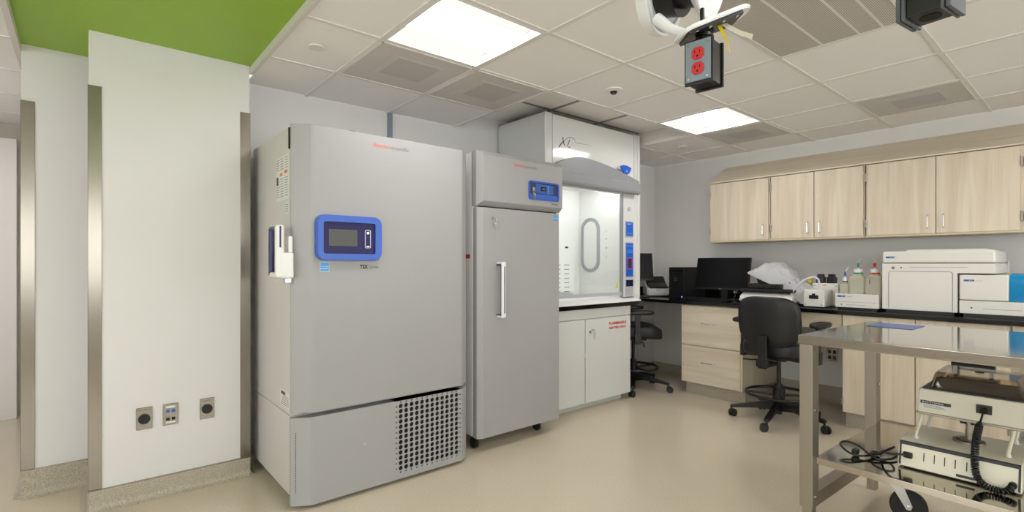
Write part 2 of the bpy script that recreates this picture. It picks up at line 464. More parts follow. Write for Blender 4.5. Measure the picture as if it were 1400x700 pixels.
def bars(R, z, lo, skip=None):
    for i in range(-7, 10):
        x = gx(i)
        if R[0]+.01 < x < R[1]-.01:
            y1 = RY0 if (skip and RX0+.01 < x < RX1-.01) else R[3]
            gb.box(x-w, R[2], z, x+w, y1, z+.03)
    for j in range(-7, 11):
        y = gy(j)
        if R[2]+.01 < y < R[3]-.01:
            if skip and y > RY0+.01:
                gb.box(R[0], y-w, z+.001, RX0, y+w, z+.029); gb.box(RX1, y-w, z+.001, R[1], y+w, z+.029)
            elif j == 1 or j == 2:
                gb.box(R[0], y-w, z+.001, R[1], y+w, z+.029)
            else: gb.box(R[0], y-w, z+.001, R[1], y+w, z+.029)
bars(regions[0], C, 0, True); bars(regions[1], C, 0)
struct('ceiling', tb, 'tile', smooth=False)
struct('trim_grid', gb, 'grid', smooth=False)
# raised pocket
b = MB()
for i in range(4, 7):
    for j in range(4, 6):
        q = clip(gx(i), gx(i+1), gy(j), gy(j+1), (RX0, RX1, RY0, YB))
        if q: b.box(q[0]+.004, q[2]+.004, ZR+.006, q[1]-.004, q[3]-.004, ZR+.022)
struct('ceiling_pocket', b, 'tile', smooth=False)
b = MB()
for i in (5, 6): b.box(gx(i)-w, RY0, ZR, gx(i)+w, YB, ZR+.03)
b.box(RX0, gy(5)-w, ZR+.001, RX1, gy(5)+w, ZR+.029)
struct('trim_pocket', b, 'hoodgray', smooth=False)
b = MB(); b.box(RX1-.008, RY0, C+.002, RX1+.008, YB, ZR+.1); b.box(RX0-.008, RY0, C+.002, RX0+.008, YB, ZR+.1); b.box(RX0, RY0-.008, C+.002, RX1, RY0+.008, ZR+.1)
struct('trim_fascia', b, 'trimwhite', smooth=False)

# ------------------------------------------------------------------ ceiling fixtures
def light(i, j, label):
    x0, x1, y0, y1 = gx(i)+w, gx(i+1)-w, gy(j)+w, gy(j+1)-w
    cx, cy = (x0+x1)/2, (y0+y1)/2
    r = thing('ceiling_light', (cx, cy, C), label, 'ceiling light', 'recessed troffer ceiling lights')
    f = MB()
    f.box(x0, y0, C, x0+.012, y1, C+.1); f.box(x1-.012, y0, C, x1, y1, C+.1)
    f.box(x0+.012, y0, C, x1-.012, y0+.012, C+.1); f.box(x0+.012, y1-.012, C, x1-.012, y1, C+.1)
    f.box(x0, y0, C+.1, x1, y1, C+.106)
    f.build('frame', 'white', r)
    # luminous centre basket, long axis along y, and two sloping side lenses
    X0, X1, Y0, Y1 = x0+.012, x1-.012, y0+.012, y1-.012
    hw = .15
    b_ = MB()
    b_.grid(lambda u, v: Vector((X0+(X1-X0)*v, cy-hw+2*hw*u, C+.035-.028*math.sin(PI*u))), 16, 2)
    b_.build('diffuser', 'lens', r)
    for s in (-1, 1):
        b_ = MB()
        ya = cy+s*hw; yb = Y0 if s < 0 else Y1
        b_.grid(lambda u, v: Vector((X0+(X1-X0)*v, ya+(yb-ya)*u, C+.035+.03*math.sin(PI*u)-.03*u)), 10, 2)
        b_.build('side_lens', 'lens2', r)
    return r
light(2, 3, 'lit ceiling light nearest the camera, above the grey freezers')
light(6, 3, 'lit ceiling light farther back, between the fume hood and the wall cabinets')
light(6, -1, 'lit ceiling light over the right side of the room, outside the view')
light(2, -1, 'lit ceiling light behind the hanging cord reel, outside the view')
light(-3, 2, 'lit ceiling light left of the green soffit, outside the view')
light(-3, -2, 'lit ceiling light behind the camera on the left, outside the view')
light(-2, 7, 'added ceiling light over the corridor, outside the view, brightening the door')  # extra fixture out of view, put in to light the corridor door
def diffuser(i, j, label):
    x0, x1, y0, y1 = gx(i)+w, gx(i+1)-w, gy(j)+w, gy(j+1)-w
    cx, cy = (x0+x1)/2, (y0+y1)/2
    r = thing('air_diffuser', (cx, cy, C), label, 'air vent', 'perforated square ceiling vents')
    MB().box(x0, y0, C+.001, x1, y1, C+.006).build('face_panel', 'perf', r)
    a = .17; k = .12
    MB().box(cx-a, cy-a, C-.0006, cx+a, cy+a, C+.001).build('damper_rim', 'perfin2', r)
    MB().box(cx-k, cy-a+.015, C-.0014, cx+k+.03, cy+k, C-.0006).build('damper', 'perfin', r)
    f = MB()
    f.box(x0, y0, C-.002, x0+.008, y1, C+.001); f.box(x1-.008, y0, C-.002, x1, y1, C+.001)
    f.box(x0, y0, C-.002, x1, y0+.008, C+.001); f.box(x0, y1-.008, C-.002, x1, y1, C+.001)
    f.build('frame', 'grid', r)
diffuser(2, 4, 'perforated ceiling vent over the large freezer, touching the nearest light')
diffuser(3, 4, 'perforated ceiling vent beside the corner of the raised ceiling over the fume hood')
diffuser(7, 3, 'perforated ceiling vent behind the farther light')
diffuser(7, 1, 'perforated ceiling vent above the wall cabinets, right of the hanging boxes')
x0, x1, y0, y1 = gx(3)+w, gx(5)-w, gy(1)+w, gy(2)-w
r = thing('laminar_diffuser', ((x0+x1)/2, (y0+y1)/2, C), 'large rectangular slotted air diffuser in the ceiling behind the cord reel', 'air vent')
MB().box(x0, y0, C-.0005, x1, y1, C+.008).build('slotted_panel', 'stripes', r)
b = MB(); 
for f_ in (.16, .33, .62): b.box(x0, y0+(y1-y0)*f_, C-.0012, x1, y0+(y1-y0)*f_+.012, C-.0004)
b.build('joint_strip', 'grid', r)
b = MB(); b.box(x0, y0, C-.003, x0+.006, y1, C); b.box(x1-.006, y0, C-.003, x1, y1, C); b.box(x0, y0, C-.003, x1, y0+.006, C); b.box(x0, y1-.006, C-.003, x1, y1, C)
b.build('frame', 'grid', r)
# small ceiling devices
def capdisc(x, y, label, name='sprinkler_cover', r0=.045):
    o = MB().lathe([(0, -.008), (r0*.96, -.008), (r0, -.005), (r0, -.003), (r0*.8, .006), (0, .006)], (x, y, C)).build(name, 'grid')
    return tag(rebase(o), label, 'sprinkler', 'flat round sprinkler covers')
capdisc(.956, 2.757, 'flat round sprinkler cover in the ceiling beside the green soffit')
capdisc(4.55, 2.781, 'flat round sprinkler cover in the ceiling right of the fume hood')
r = thing('smoke_detector', (2.719, 2.174, C+.006), 'small round white ceiling sensor between the two lights', 'smoke detector')
MB().lathe([(0, -.012), (.03, -.014), (.06, -.006), (.062, 0), (0, 0)], (2.719, 2.174, C+.006)).build('base', 'white', r)
MB().lathe([(0, -.03), (.018, -.028), (.026, -.012), (0, -.012)], (2.719, 2.174, C+.006)).build('lens', 'black', r)

# ------------------------------------------------------------------ corner guards
def guard(name, x, y, z0, z1, wx, sx, label):
    b = MB(); t = .004; L = .055
    xa, xb = (x-.003, x+wx) if sx > 0 else (x-wx, x+.003)
    b.box(xa, y-t, z0, xb, y, z1, bev=.001, seg=1)
    if sx > 0: b.box(x-t, y-t, z0, x-.0005, y+L, z1, bev=.001, seg=1)
    else: b.box(x+.0005, y-t, z0, x+t, y+L, z1, bev=.001, seg=1)
    tag(rebase(b.build('corner_guard', 'guard')), label, 'corner guard', 'stainless corner guards')
guard('g', XC0, YC-.001, .115, 2.195, .052, 1, 'stainless steel corner guard on the left edge of the white column')
guard('g', XC1, YC-.001, .115, 2.19, .052, -1, 'stainless steel corner guard on the right edge of the white column, by the freezer')
guard('g', -.257, YW-.001, .153, 2.17, .055, 1, 'stainless steel corner guard on the set-back wall by the corridor')

# ------------------------------------------------------------------ outlets on the column
def plate(x, z, label, kind):
    r = thing('wall_outlet' if kind == 'o' else 'data_outlet', (x, YC, z), label, 'wall outlet' if kind == 'o' else 'data jack')
    b = MB(); hw, hh = .036, .059
    b.prism(rrect(x-hw, z-hh, x+hw, z+hh, .004), 'y', YC-.006, YC, bev=.0015)
    b.build('plate', 'guard', r)
    if kind == 'o':
        s = MB().cyl((x, YC-.006, z-.002), (x, YC-.016, z-.002), .027, n=28, bev=.002).build('receptacle', 'black', r)
        b = MB()
        for dx, dz in ((0, .012), (-.011, -.009), (.011, -.009)): b.box(x+dx-.004, YC-.0166, z-.002+dz-.002, x+dx+.004, YC-.0158, z-.002+dz+.002)
        b.build('slots', 'matblack', s)
        text('20A 250V L6', .009, (x-.028, YC-.0064, z+.043), '-y', 'darkink', r, width=.056)
    else:
        for dx in (-.013, .013):
            MB().box(x+dx-.008, YC-.009, z+.012, x+dx+.008, YC-.006, z+.026, bev=.001).build('blue_jack', 'bluelabel', r)
            MB().box(x+dx-.008, YC-.009, z-.032, x+dx+.008, YC-.006, z-.017, bev=.001).build('black_jack', 'matblack', r)
        MB().box(x-.022, YC-.0075, z+.036, x+.022, YC-.006, z+.046).build('label_strip', 'paper', r)
        MB().box(x-.022, YC-.0075, z-.048, x+.022, YC-.006, z-.038).build('label_strip', 'paper', r)
plate(.253, .443, 'steel wall outlet with round black receptacle, left of the data jack', 'o')
plate(.372, .444, 'steel wall plate with two blue and two black data jacks', 'd')
plate(.548, .444, 'steel wall outlet with round black receptacle nearest the freezer', 'o')

# ------------------------------------------------------------------ corridor door
DY = YD
r = struct('door_1', MB().box(-1.46, DY-.045, .02, -.545, DY-.005, 2.08, bev=.002), 'doorwhite')
r.data.transform(Matrix.Identity(4))
MB().box(-1.3, DY-.052, .45, -.72, DY-.046, 1.95, bev=.004).build('door_pane', 'paleink', r)
b = MB(); b.box(-.525, DY-.09, 0, -.42, DY, 2.31, bev=.003); b.box(-1.6, DY-.09, 0, -1.49, DY, 2.31, bev=.003); b.box(-1.49, DY-.085, 2.11, -.54, DY, 2.31)
struct('trim_door', b, 'doorwhite')

# ------------------------------------------------------------------ large freezer
FX0, FX1, FY, FT = .822, 1.92, 2.70, 2.006
r = thing('upright_freezer', ((FX0+FX1)/2, 3.1, 0), 'large grey upright freezer with blue-framed display and round-hole vent', 'freezer')
FZ = .49
sx0 = FX0+.004
b = MB(); b.box(sx0, 2.765, FZ-.006, FX1-.004, 3.53, FT-.004, bev=.006); b.build('cabinet', 'freezerside', r)
b = MB(); b.box(sx0, 2.775, .065, FX1-.004, 3.54, FZ-.008, bev=.004)
b.box(sx0+.02, 2.9, .045, sx0+.05, 3.0, .07); b.box(sx0+.02, 3.35, .045, sx0+.05, 3.45, .07)
b.build('lower_cabinet', 'freezerside', r)
door_poly = [(FX0, 2.765), (FX0, 2.757), (FX0+.012, 2.746), (FX0+.085, 2.702), (FX0+.10, FY), (FX1-.075, FY), (FX1-.06, 2.703), (FX1-.004, 2.745), (FX1, 2.757), (FX1, 2.765)]
d = MB().prism(door_poly, 'z', FZ+.012, FT, bev=.003).build('door', 'freezer', r, ang=14)
b = MB(); b.box(FX0+.02, 2.766, FZ-.004, FX1-.02, 2.9, FZ+.011); b.build('door_gasket', 'matblack', r)
# lower front panel with an opening for the grille
GX0, GX1, GZ0, GZ1 = 1.385, 1.85, .052, .478
zb, zt = .022, FZ-.012
lp = MB()
lp.prism([(FX0, 2.775), (FX0, 2.757), (FX0+.012, 2.746), (FX0+.085, 2.702), (FX0+.10, FY), (GX0, FY), (GX0, 2.775)], 'z', zb, zt)
lp.prism([(GX1, 2.775), (GX1, FY), (FX1-.06, 2.703), (FX1-.004, 2.745), (FX1, 2.757), (FX1, 2.775)], 'z', zb, zt)
lp.box(GX0, FY, zb, GX1, 2.775, GZ0); lp.box(GX0, FY, GZ1, GX1, 2.775, zt)
lp.build('lower_panel', 'freezer', r, ang=14)
b = MB()
for k in range(26): b.box(FX0+.018, 2.7405, .09+k*.0122, FX0+.026, 2.7425, .098+k*.0122)
b.build('side_slots', 'matblack', r)
# perforated grille: lattice of big holes edged by small ones
def perfplate(x0, x1, z0, z1, nx, nz, y, depth):
    t = bmesh.new(); n = 16
    xs = [x0]; 
    dx = (x1-x0)/(nx+1.1); dz = (z1-z0)/(nz+1.1)
    xs = [x0, x0+.55*dx]+[x0+.55*dx+dx*(k+1) for k in range(nx)]+[x1]
    zs = [z0, z0+.55*dz]+[z0+.55*dz+dz*(k+1) for k in range(nz)]+[z1]
    for a in range(len(xs)-1):
        for c_ in range(len(zs)-1):
            X0, X1, Z0, Z1 = xs[a], xs[a+1], zs[c_], zs[c_+1]
            cx, cz = (X0+X1)/2, (Z0+Z1)/2
            edge = a in (0, len(xs)-2), c_ in (0, len(zs)-2)
            if edge[0] and edge[1]: rr = 0
            elif edge[0] or edge[1]: rr = .0052
            else: rr = .0135
            if rr == 0:
                t.faces.new([t.verts.new(p) for p in ((X0, y, Z0), (X1, y, Z0), (X1, y, Z1), (X0, y, Z1))]); continue
            O = []; I = []; B = []
            for k in range(n):
                an = 2*PI*(k+.5)/n; co, si = math.cos(an), math.sin(an)
                sq = 1/max(abs(co), abs(si))
                O.append(t.verts.new((cx+co*sq*(X1-X0)/2, y, cz+si*sq*(Z1-Z0)/2)))
                I.append(t.verts.new((cx+co*rr, y, cz+si*rr))); B.append(t.verts.new((cx+co*rr, y+depth, cz+si*rr)))
            for k in range(n):
                k2 = (k+1) % n
                t.faces.new((O[k], O[k2], I[k2], I[k])); t.faces.new((I[k], I[k2], B[k2], B[k]))
            for k in range(4):   # corners of the cell
                a_ = [kk for kk in range(n)]
                p = ((X1, Z1), (X0, Z1), (X0, Z0), (X1, Z0))[k]
                i0 = k*n//4+n//8-1; i1 = i0+1
                t.faces.new((O[i0 % n], t.verts.new((p[0], y, p[1])), O[i1 % n]))
    bmesh.ops.recalc_face_normals(t, faces=t.faces[:])
    return t
t = perfplate(GX0, GX1, GZ0, GZ1, 12, 13, FY, .006)
gmb = MB(); gmb._add(t); gmb.build('vent_grille', 'freezer', r, smooth=False)
MB().box(GX0+.002, FY+.008, GZ0+.002, GX1-.002, FY+.012, GZ1-.002).build('vent_backing', 'matblack', r)
# display
DX0, DX1, DZ0, DZ1 = .925, 1.292, 1.296, 1.538
b = MB()
def frame_ring(outer, inner, y0, y1):
    t = bmesh.new(); n = len(outer)
    A = [t.verts.new((p[0], y0, p[1])) for p in outer]; Bv = [t.verts.new((p[0], y0, p[1])) for p in inner]
    A2 = [t.verts.new((p[0], y1, p[1])) for p in outer]; B2 = [t.verts.new((p[0], y1+.0, p[1])) for p in inner]
    for k in range(n):
        j = (k+1) % n
        t.faces.new((A[k], A[j], Bv[j], Bv[k])); t.faces.new((A[k], A2[k], A2[j], A[j])); t.faces.new((Bv[k], Bv[j], B2[j], B2[k]))
    bmesh.ops.recalc_face_normals(t, faces=t.faces[:]); return t
b._add(frame_ring(rrect(DX0+.006, DZ0+.006, DX1-.006, DZ1-.006, .04), rrect(DX0+.038, DZ0+.036, DX1-.04, DZ1-.036, .012), FY-.028, FY-.012))
b._add(frame_ring(rrect(DX0, DZ0, DX1, DZ1, .045), rrect(DX0+.006, DZ0+.006, DX1-.006, DZ1-.006, .04), FY-.022, FY+.001))
disp = b.build('display_frame', 'blue', r)
MB().prism(rrect(DX0+.03, DZ0+.03, DX1-.03, DZ1-.03, .01), 'y', FY-.016, FY).build('display_panel', 'navy', disp)
MB().box(DX0+.07, FY-.0168, DZ0+.078, DX0+.225, FY-.0155, DZ1-.075).build('lcd', 'lcd', disp)
b = MB(); b._add(frame_ring(rrect(1.195, 1.365, 1.228, 1.465, .006), rrect(1.1975, 1.3675, 1.2255, 1.4625, .005), FY-.0172, FY-.0158)); b.build('key_outline', 'paleink', disp)
MB().cyl((1.2115, FY-.0185, 1.449), (1.2115, FY-.0155, 1.449), .007).build('key_lock', 'chrome', disp)
MB().box(1.204, FY-.0175, 1.37, 1.22, FY-.0155, 1.378).build('indicator', 'paper', disp)
b = MB(); b.box(.955, FY-.001, 1.238, 1.0, FY+.001, 1.286); st = b.build('energy_sticker', 'cyanlabel', r)
MB().box(.953, FY-.0006, 1.236, 1.002, FY+.001, 1.288).build('sticker_border', 'paper', st)
text('energy', .012, (.9585, FY-.0014, 1.262), '-y', 'paper', st, width=.038)
MB().box(.957, FY-.0014, 1.251, .998, FY-.0008, 1.254).build('sticker_line', 'paper', st)
text('TSX', .030, (1.172, FY-.0005, 1.252), '-y', 'darkink', r, width=.048, bold=.0012)
text('Series', .027, (1.224, FY-.0005, 1.252), '-y', 'greyink', r, width=.056)
text('thermo', .036, (1.248, FY-.0005, 1.938), '-y', 'coral', r, width=.108)
text('scientific', .033, (1.360, FY-.0005, 1.938), '-y', 'greyink', r, width=.112)
# latch handle on the left side
h = MB(); h.box(.762, 2.70, 1.205, .822, 2.79, 1.335, bev=.008, seg=3)
h.box(.80, 2.72, 1.335, .822, 2.765, 1.42, bev=.006)
latch = h.build('latch', 'white', r)
def stad(y0, y1, z0, z1, rr, n=7): return rrect(y0, z0, y1, z1, rr, n)
b = MB()
b.box(.735, 2.700, 1.206, .778, 2.735, 1.474, bev=.014, seg=4)
b.box(.742, 2.72, 1.205, .772, 2.85, 1.235, bev=.010, seg=3); b.build('grip', 'white', latch)
b = MB(); b.box(.742, 2.835, 1.215, .772, 2.875, 1.468, bev=.012, seg=3); b.box(.742, 2.725, 1.448, .772, 2.86, 1.472, bev=.010, seg=3); b.build('grip_inlay', 'violet', latch)
MB().box(.7515, 2.6985, 1.36, .7605, 2.7008, 1.468, bev=.001).build('grip_stripe', 'violet', latch)
MB().box(.79, 2.74, 1.175, .822, 2.775, 1.205, bev=.003).build('lock_bracket', 'chrome', latch)
# side labels
xs = sx0-.0006
lb = MB().box(xs, 2.80, 1.62, sx0+.001, 3.02, 1.86).build('warning_label', 'paper', r)
def sidebox(y0, y1, z0, z1, m, nm, par): MB().box(xs-.0006, y0, z0, xs+.0004, y1, z1).build(nm, m, par)
sidebox(2.985, 3.015, 1.71, 1.755, 'darkink', 'pictogram', lb)
sidebox(2.91, 2.955, 1.755, 1.772, 'orange', 'caution_band', lb); sidebox(2.825, 2.875, 1.762, 1.778, 'coral', 'danger_band', lb)
b = MB()
for cy_ in (2.815, 2.895, 2.965):
    for k in range(16):
        z = 1.845-k*.0135
        if not (1.745 < z < 1.785): b.box(xs-.0006, cy_, z, xs+.0004, cy_+.05, z+.0035)
b.build('fine_print', 'greyink', lb)
lb = MB().box(xs, 2.80, 1.545, sx0+.001, 2.865, 1.605).build('serial_label', 'paper', r)
b = MB()
for k in range(4): b.box(xs-.0006, 2.81, 1.555+k*.012, xs+.0004, 2.855, 1.559+k*.012)
b.build('fine_print', 'greyink', lb)
lb = MB().box(xs, 2.79, .515, sx0+.001, 2.95, .60).build('rating_label', 'paper', r)
sidebox(2.86, 2.935, .575, .592, 'violet', 'blue_band', lb)
b = MB()
for k in range(5): b.box(xs-.0006, 2.80, .522+k*.011, xs+.0004, 2.94-.01*k, .5255+k*.011)
b.build('fine_print', 'greyink', lb)
MB().box(.815, 2.7655, FT-.13, .835, 2.772, FT-.02).build('hinge_gap', 'matblack', r)
def casterwheel(x, y, rr, wd, par, m='rubber'):
    b = MB(); b.cyl((x-wd/2, y, rr), (x+wd/2, y, rr), rr, n=22, bev=.004)
    b.box(x-wd/2-.006, y-.012, rr-.004, x-wd/2-.002, y+.012, .075); b.box(x+wd/2+.002, y-.012, rr-.004, x+wd/2+.006, y+.012, .075)
    b.build('caster', m, par)
for x in (FX0+.06, FX1-.07):
    for y in (2.84, 3.45): casterwheel(x, y, .034, .026, r)
MB().box(1.195, FY-.0006, .27, 1.207, FY+.0005, .282).build('emblem_dot', 'lightgray', r)

tag(rebase(MB().box(1.13, 2.74, FT, 1.165, 2.768, FT+.014, bev=.003).build('clip', 'black')), 'small black clip lying on top of the large freezer near its front edge', 'clip')

# ------------------------------------------------------------------ narrow refrigerator
RX_0, RX_1, RY, RT = 2.03, 2.80, 2.76, 2.047
r = thing('laboratory_refrigerator', ((RX_0+RX_1)/2, 3.1, 0), 'narrow grey laboratory refrigerator with vertical handle, between the large freezer and the fume hood', 'refrigerator')
MB().box(RX_0, 2.83, .10, RX_1, 3.52, RT-.004, bev=.005).build('cabinet', 'fridgeside', r)
dp = [(RX_0, 2.825), (RX_0, 2.785), (RX_0+.006, 2.779), (RX_0+.034, RY+.001), (RX_0+.04, RY), (RX_1-.008, RY), (RX_1, RY+.008), (RX_1, 2.825)]
MB().prism(dp, 'z', .095, 1.662, bev=.002).build('door', 'freezer', r, ang=14)
hp = [(2.84, 1.672), (2.785, 1.672), (RY-.012, 1.705), (RY-.012, RT-.03), (RY+.01, RT), (2.84, RT)]
hd = MB()
hd.prism([(p[0], p[1]) for p in hp], 'x', RX_0+.03, RX_1+.02, bev=.003)
hd.prism([(2.84, 1.672), (2.79, 1.672), (2.79, RT), (2.84, RT)], 'x', RX_0, RX_0+.03)
# chamfered left flank of the header
t = bmesh.new()
vs = [t.verts.new(p) for p in ((RX_0, 2.79, 1.672), (RX_0, 2.79, RT), (RX_0+.032, RY-.0125+.0, 1.705), (RX_0+.032, RY-.0125, RT-.03), (RX_0+.032, 2.785, 1.672), (RX_0+.032, RY+.01, RT))]
t.faces.new((vs[0], vs[1], vs[3], vs[2])); t.faces.new((vs[0], vs[2], vs[4])); t.faces.new((vs[1], vs[5], vs[3]))
bmesh.ops.recalc_face_normals(t, faces=t.faces[:]); hd._add(t)
head = hd.build('header', 'freezer', r, ang=14)
MB().box(RX_0+.05, 2.79, 1.660, RX_1-.01, 2.84, 1.676).build('door_gap', 'matblack', r)
yh = RY-.012
cx0, cx1, cz0, cz1 = 2.468, 2.775, 1.748, 1.885
b = MB(); b._add(frame_ring(rrect(cx0, cz0, cx1, cz1, .02), rrect(cx0+.012, cz0+.012, cx1-.012, cz1-.012, .014), yh-.008, yh)); b.build('control_bezel', 'blue', head)
MB().prism(rrect(cx0+.008, cz0+.008, cx1-.008, cz1-.008, .014), 'y', yh-.002, yh+.001).build('control_recess', 'violet', head)
MB().prism([(yh-.006, cz0+.012), (yh-.006, cz0+.014), (yh-.001, cz0+.05), (yh-.001, cz0+.012)], 'x', cx0+.014, cx1-.014).build('control_ledge', 'blue', head)
MB().box(cx0+.07, yh-.004, cz0+.05, cx1-.06, yh-.001, cz1-.02).build('control_panel', 'blueplastic', head)
MB().box(cx0+.118, yh-.0048, cz0+.068, cx0+.172, yh-.0035, cz1-.036).build('control_display', 'black', head)
MB().box(cx0+.132, yh-.0056, cz0+.078, cx0+.16, yh-.0042, cz1-.047).build('control_digits', 'lcdgreen', head)
b = MB()
for k in range(4): b.box(cx0+.190, yh-.005, cz0+.052+k*.016, cx0+.204, yh-.0035, cz0+.061+k*.016)
b.build('control_buttons', 'cyanlabel', head)
k_ = MB(); k_.cyl((cx0+.042, yh-.012, cz0+.075), (cx0+.042, yh, cz0+.075), .014)
k_.build('control_lock', 'chrome', head)
text('thermo', .036, (2.333, yh-.0005, 1.968), '-y', 'coral', head, width=.100)
text('scientific', .033, (2.437, yh-.0005, 1.968), '-y', 'greyink', head, width=.114)
text('TSX Series', .016, (2.70, yh-.0005, 1.722), '-y', 'darkink', head, width=.07)
def bunch(x, y, z, name_label):
    q = thing('key_bunch', (x, y, z), name_label, 'keys', 'keys hanging in locks')
    a = MB(); a.tube([(x+.012*math.cos(k*PI/6), y-.004, z-.014+.012*math.sin(k*PI/6)) for k in range(12)], .0015, 6, closed=True); a.build('key_ring', 'chrome', q)
    a = MB(); a.prism(rrect(x-.011, z-.045, x+.008, z-.022, .006), 'y', y-.004, y-.002); a.box(x-.005, y-.004, z-.072, x+.001, y-.002, z-.044); a.build('key', 'chrome', q)
    a = MB(); a.prism(rrect(x-.002, z-.05, x+.016, z-.028, .006), 'y', y-.007, y-.005); a.box(x+.005, y-.007, z-.078, x+.011, y-.005, z-.049); a.build('key', 'chrome', q)
bunch(cx0+.042, yh-.012, cz0+.075, 'keys hanging from the lock in the blue control panel of the refrigerator')
k_ = MB(); k_.cyl((2.157, RY-.014, 1.592), (2.157, RY, 1.592), .014); k_.build('door_lock', 'chrome', r)
bunch(2.157, RY-.012, 1.592, 'keys hanging from the lock in the top left of the refrigerator door')
# handle
hx = 2.212
b = MB(); b.box(hx-.030, RY-.066, .908, hx+.006, RY-.048, 1.292, bev=.008, seg=3)
b.box(hx-.030, RY-.055, 1.276, hx+.004, RY, 1.292, bev=.005, seg=2); b.box(hx-.030, RY-.055, .908, hx+.004, RY, .924, bev=.005, seg=2)
hnd = b.build('handle', 'white', r)
MB().box(hx-.014, RY-.0675, .94, hx-.006, RY-.0655, 1.26, bev=.0008).build('handle_stripe', 'violet', hnd)
b = MB(); b.box(hx-.0308, RY-.046, 1.268, hx+.002, RY-.002, 1.2765); b.box(hx-.0308, RY-.046, .9235, hx+.002, RY-.002, .932); b.box(hx-.0308, RY-.0485, .925, hx-.012, RY-.0475, 1.276); b.build('handle_inlay', 'violet', hnd)
b = MB(); b.box(2.735, RY-.0008, 1.605, 2.775, RY+.001, 1.648); st = b.build('energy_sticker', 'cyanlabel', r)
text('energy', .011, (2.739, RY-.0014, 1.622), '-y', 'paper', st, width=.033)
MB().box(RX_0-.001, 2.86, 1.315, RX_0+.001, 2.93, 1.345).build('red_label', 'red', r)
MB().box(RX_0-.001, 2.86, 1.16, RX_0+.001, 2.93, 1.31).build('spec_label', 'paper', r)
for x in (RX_0+.05, RX_1-.13):
    for y in (2.88, 3.44): casterwheel(x, y, .040, .026, r)
MB().box(RX_1-.07, 2.79, .085, RX_1-.01, 2.83, .1).build('lower_hinge', 'steelleg', r)
# conduit on the back wall
tag(rebase(MB().box(1.79, YB-.025, 1.9, 1.825, YB, C, bev=.003).build('conduit', 'greyplate')), 'grey vertical wiring conduit on the back wall above the large freezer', 'conduit')

# ------------------------------------------------------------------ fume hood
HX0, HX1, HY = 2.87, 4.145, 3.0
HT = 2.522
r = thing('fume_hood', ((HX0+HX1)/2, 3.3, 0), 'white fume hood with grey curved header and glass sash, standing on its base cabinet', 'fume hood')
b = MB()
b.box(HX0, HY+.02, .93, HX0+.03, YB-.02, HT-.004)                      # left side panel
b.box(HX1-.03, HY+.02, .93, HX1, YB-.02, HT-.004)                      # right side panel
b.box(HX0+.03, HY+.02, HT-.03, HX1-.03, YB-.02, HT-.004)
b.box(HX0+.03, YB-.04, .93, HX1-.03, YB-.02, HT-.03)
b.build('shell', 'hoodbase', r)
b = MB(); b.box(HX0, HY-.004, .95, HX0+.085, HY+.03, HT, bev=.006)
b.build('corner_post', 'hoodbase', r)
MB().box(HX0+.093, HY, 1.93, 4.055, HY+.025, HT-.006, bev=.002).build('upper_panel', 'hoodwhite', r)
MB().box(HX0+.084, HY+.006, 1.95, HX0+.094, HY+.02, HT-.01).build('panel_gap', 'hoodgray', r)
b = MB(); b.box(4.06, HY, .95, HX1-.035, HY+.03, HT, bev=.004); b.box(HX1-.04, HY-.012, .94, HX1, HY+.03, HT, bev=.010, seg=3)
b.build('right_post', 'hoodbase', r)
# header: curved grey cover with lower rail
hy0 = HY-.075
top = [(2.95, 2.00)]+[(2.95+(4.062-2.95)*u, 2.060+.118*math.sin(PI*min(1, .12+.88*u))**1.0-.032*u**2+.02*(1-u)) for u in [k/24 for k in range(25)]]+[(4.062, 2.00)]
top = [(2.95, 2.03)]
for k in range(25):
    u = k/24; x = 2.95+1.112*u
    z = 2.188-.125*max(0, (u-.28)/.72)**1.7 - .09*max(0, (.28-u)/.28)**1.8
    top.append((x, z))
top += [(4.062, 2.03)]
hdr = MB().prism(top, 'y', hy0+.012, HY, bev=.004, seg=2).build('header_cover', 'hoodgray', r, ang=50)
MB().prism([(hy0, 2.036), (hy0+.005, 2.042), (HY, 2.042), (HY, 1.955), (hy0+.03, 1.935), (hy0+.008, 1.945), (hy0, 1.965)], 'x', 2.95, 4.066, bev=.003).build('header_rail', 'hoodgray', hdr, ang=50)
b = MB(); b.prism([(3.765, 2.176), (3.81, 2.19), (3.87, 2.19), (3.93, 2.172), (3.90, 2.125), (3.87, 2.108), (3.82, 2.115)], 'y', hy0+.004, hy0+.016, bev=.002)
bd = b.build('header_badge', 'bluelabel', hdr)
text('XL', .028, (3.84, hy0+.0035, 2.128), '-y', 'paleink', bd, shear=.3)
# logo on the upper panel
lg = MB(); ly = HY-.0006
lg.tube([(3.035, ly, 2.252), (3.06, ly, 2.282), (3.082, ly, 2.302), (3.10, ly, 2.315)], [.0065, .0055, .0045, .004], 6)
lg.tube([(3.082, ly, 2.342), (3.084, ly, 2.315), (3.094, ly, 2.29), (3.107, ly, 2.272)], [.006, .005, .005, .004], 6)
for v in lg.bm.verts: v.co.y = ly+(v.co.y-ly)*.12
logo = lg.build('logo', 'darkink', r)
lg = MB(); lg.tube([(3.165, ly, 2.335), (3.15, ly, 2.30), (3.132, ly, 2.272), (3.16, ly, 2.268), (3.172, ly, 2.276)], .004, 6)
for v in lg.bm.verts: v.co.y = ly+(v.co.y-ly)*.12
lg.build('logo_letter', 'violet', logo)
lg = MB(); lg.tube([(3.10, ly, 2.318), (3.14, ly, 2.345), (3.185, ly, 2.355), (3.22, ly, 2.35), (3.232, ly, 2.34), (3.228, ly, 2.325), (3.26, ly, 2.318), (3.33, ly, 2.322), (3.42, ly, 2.325)], [.003, .0028, .0026, .0024, .0022, .002, .0018, .0014, .0008], 6)
for v in lg.bm.verts: v.co.y = ly+(v.co.y-ly)*.12
lg.build('logo_swoosh', 'greyink', logo)
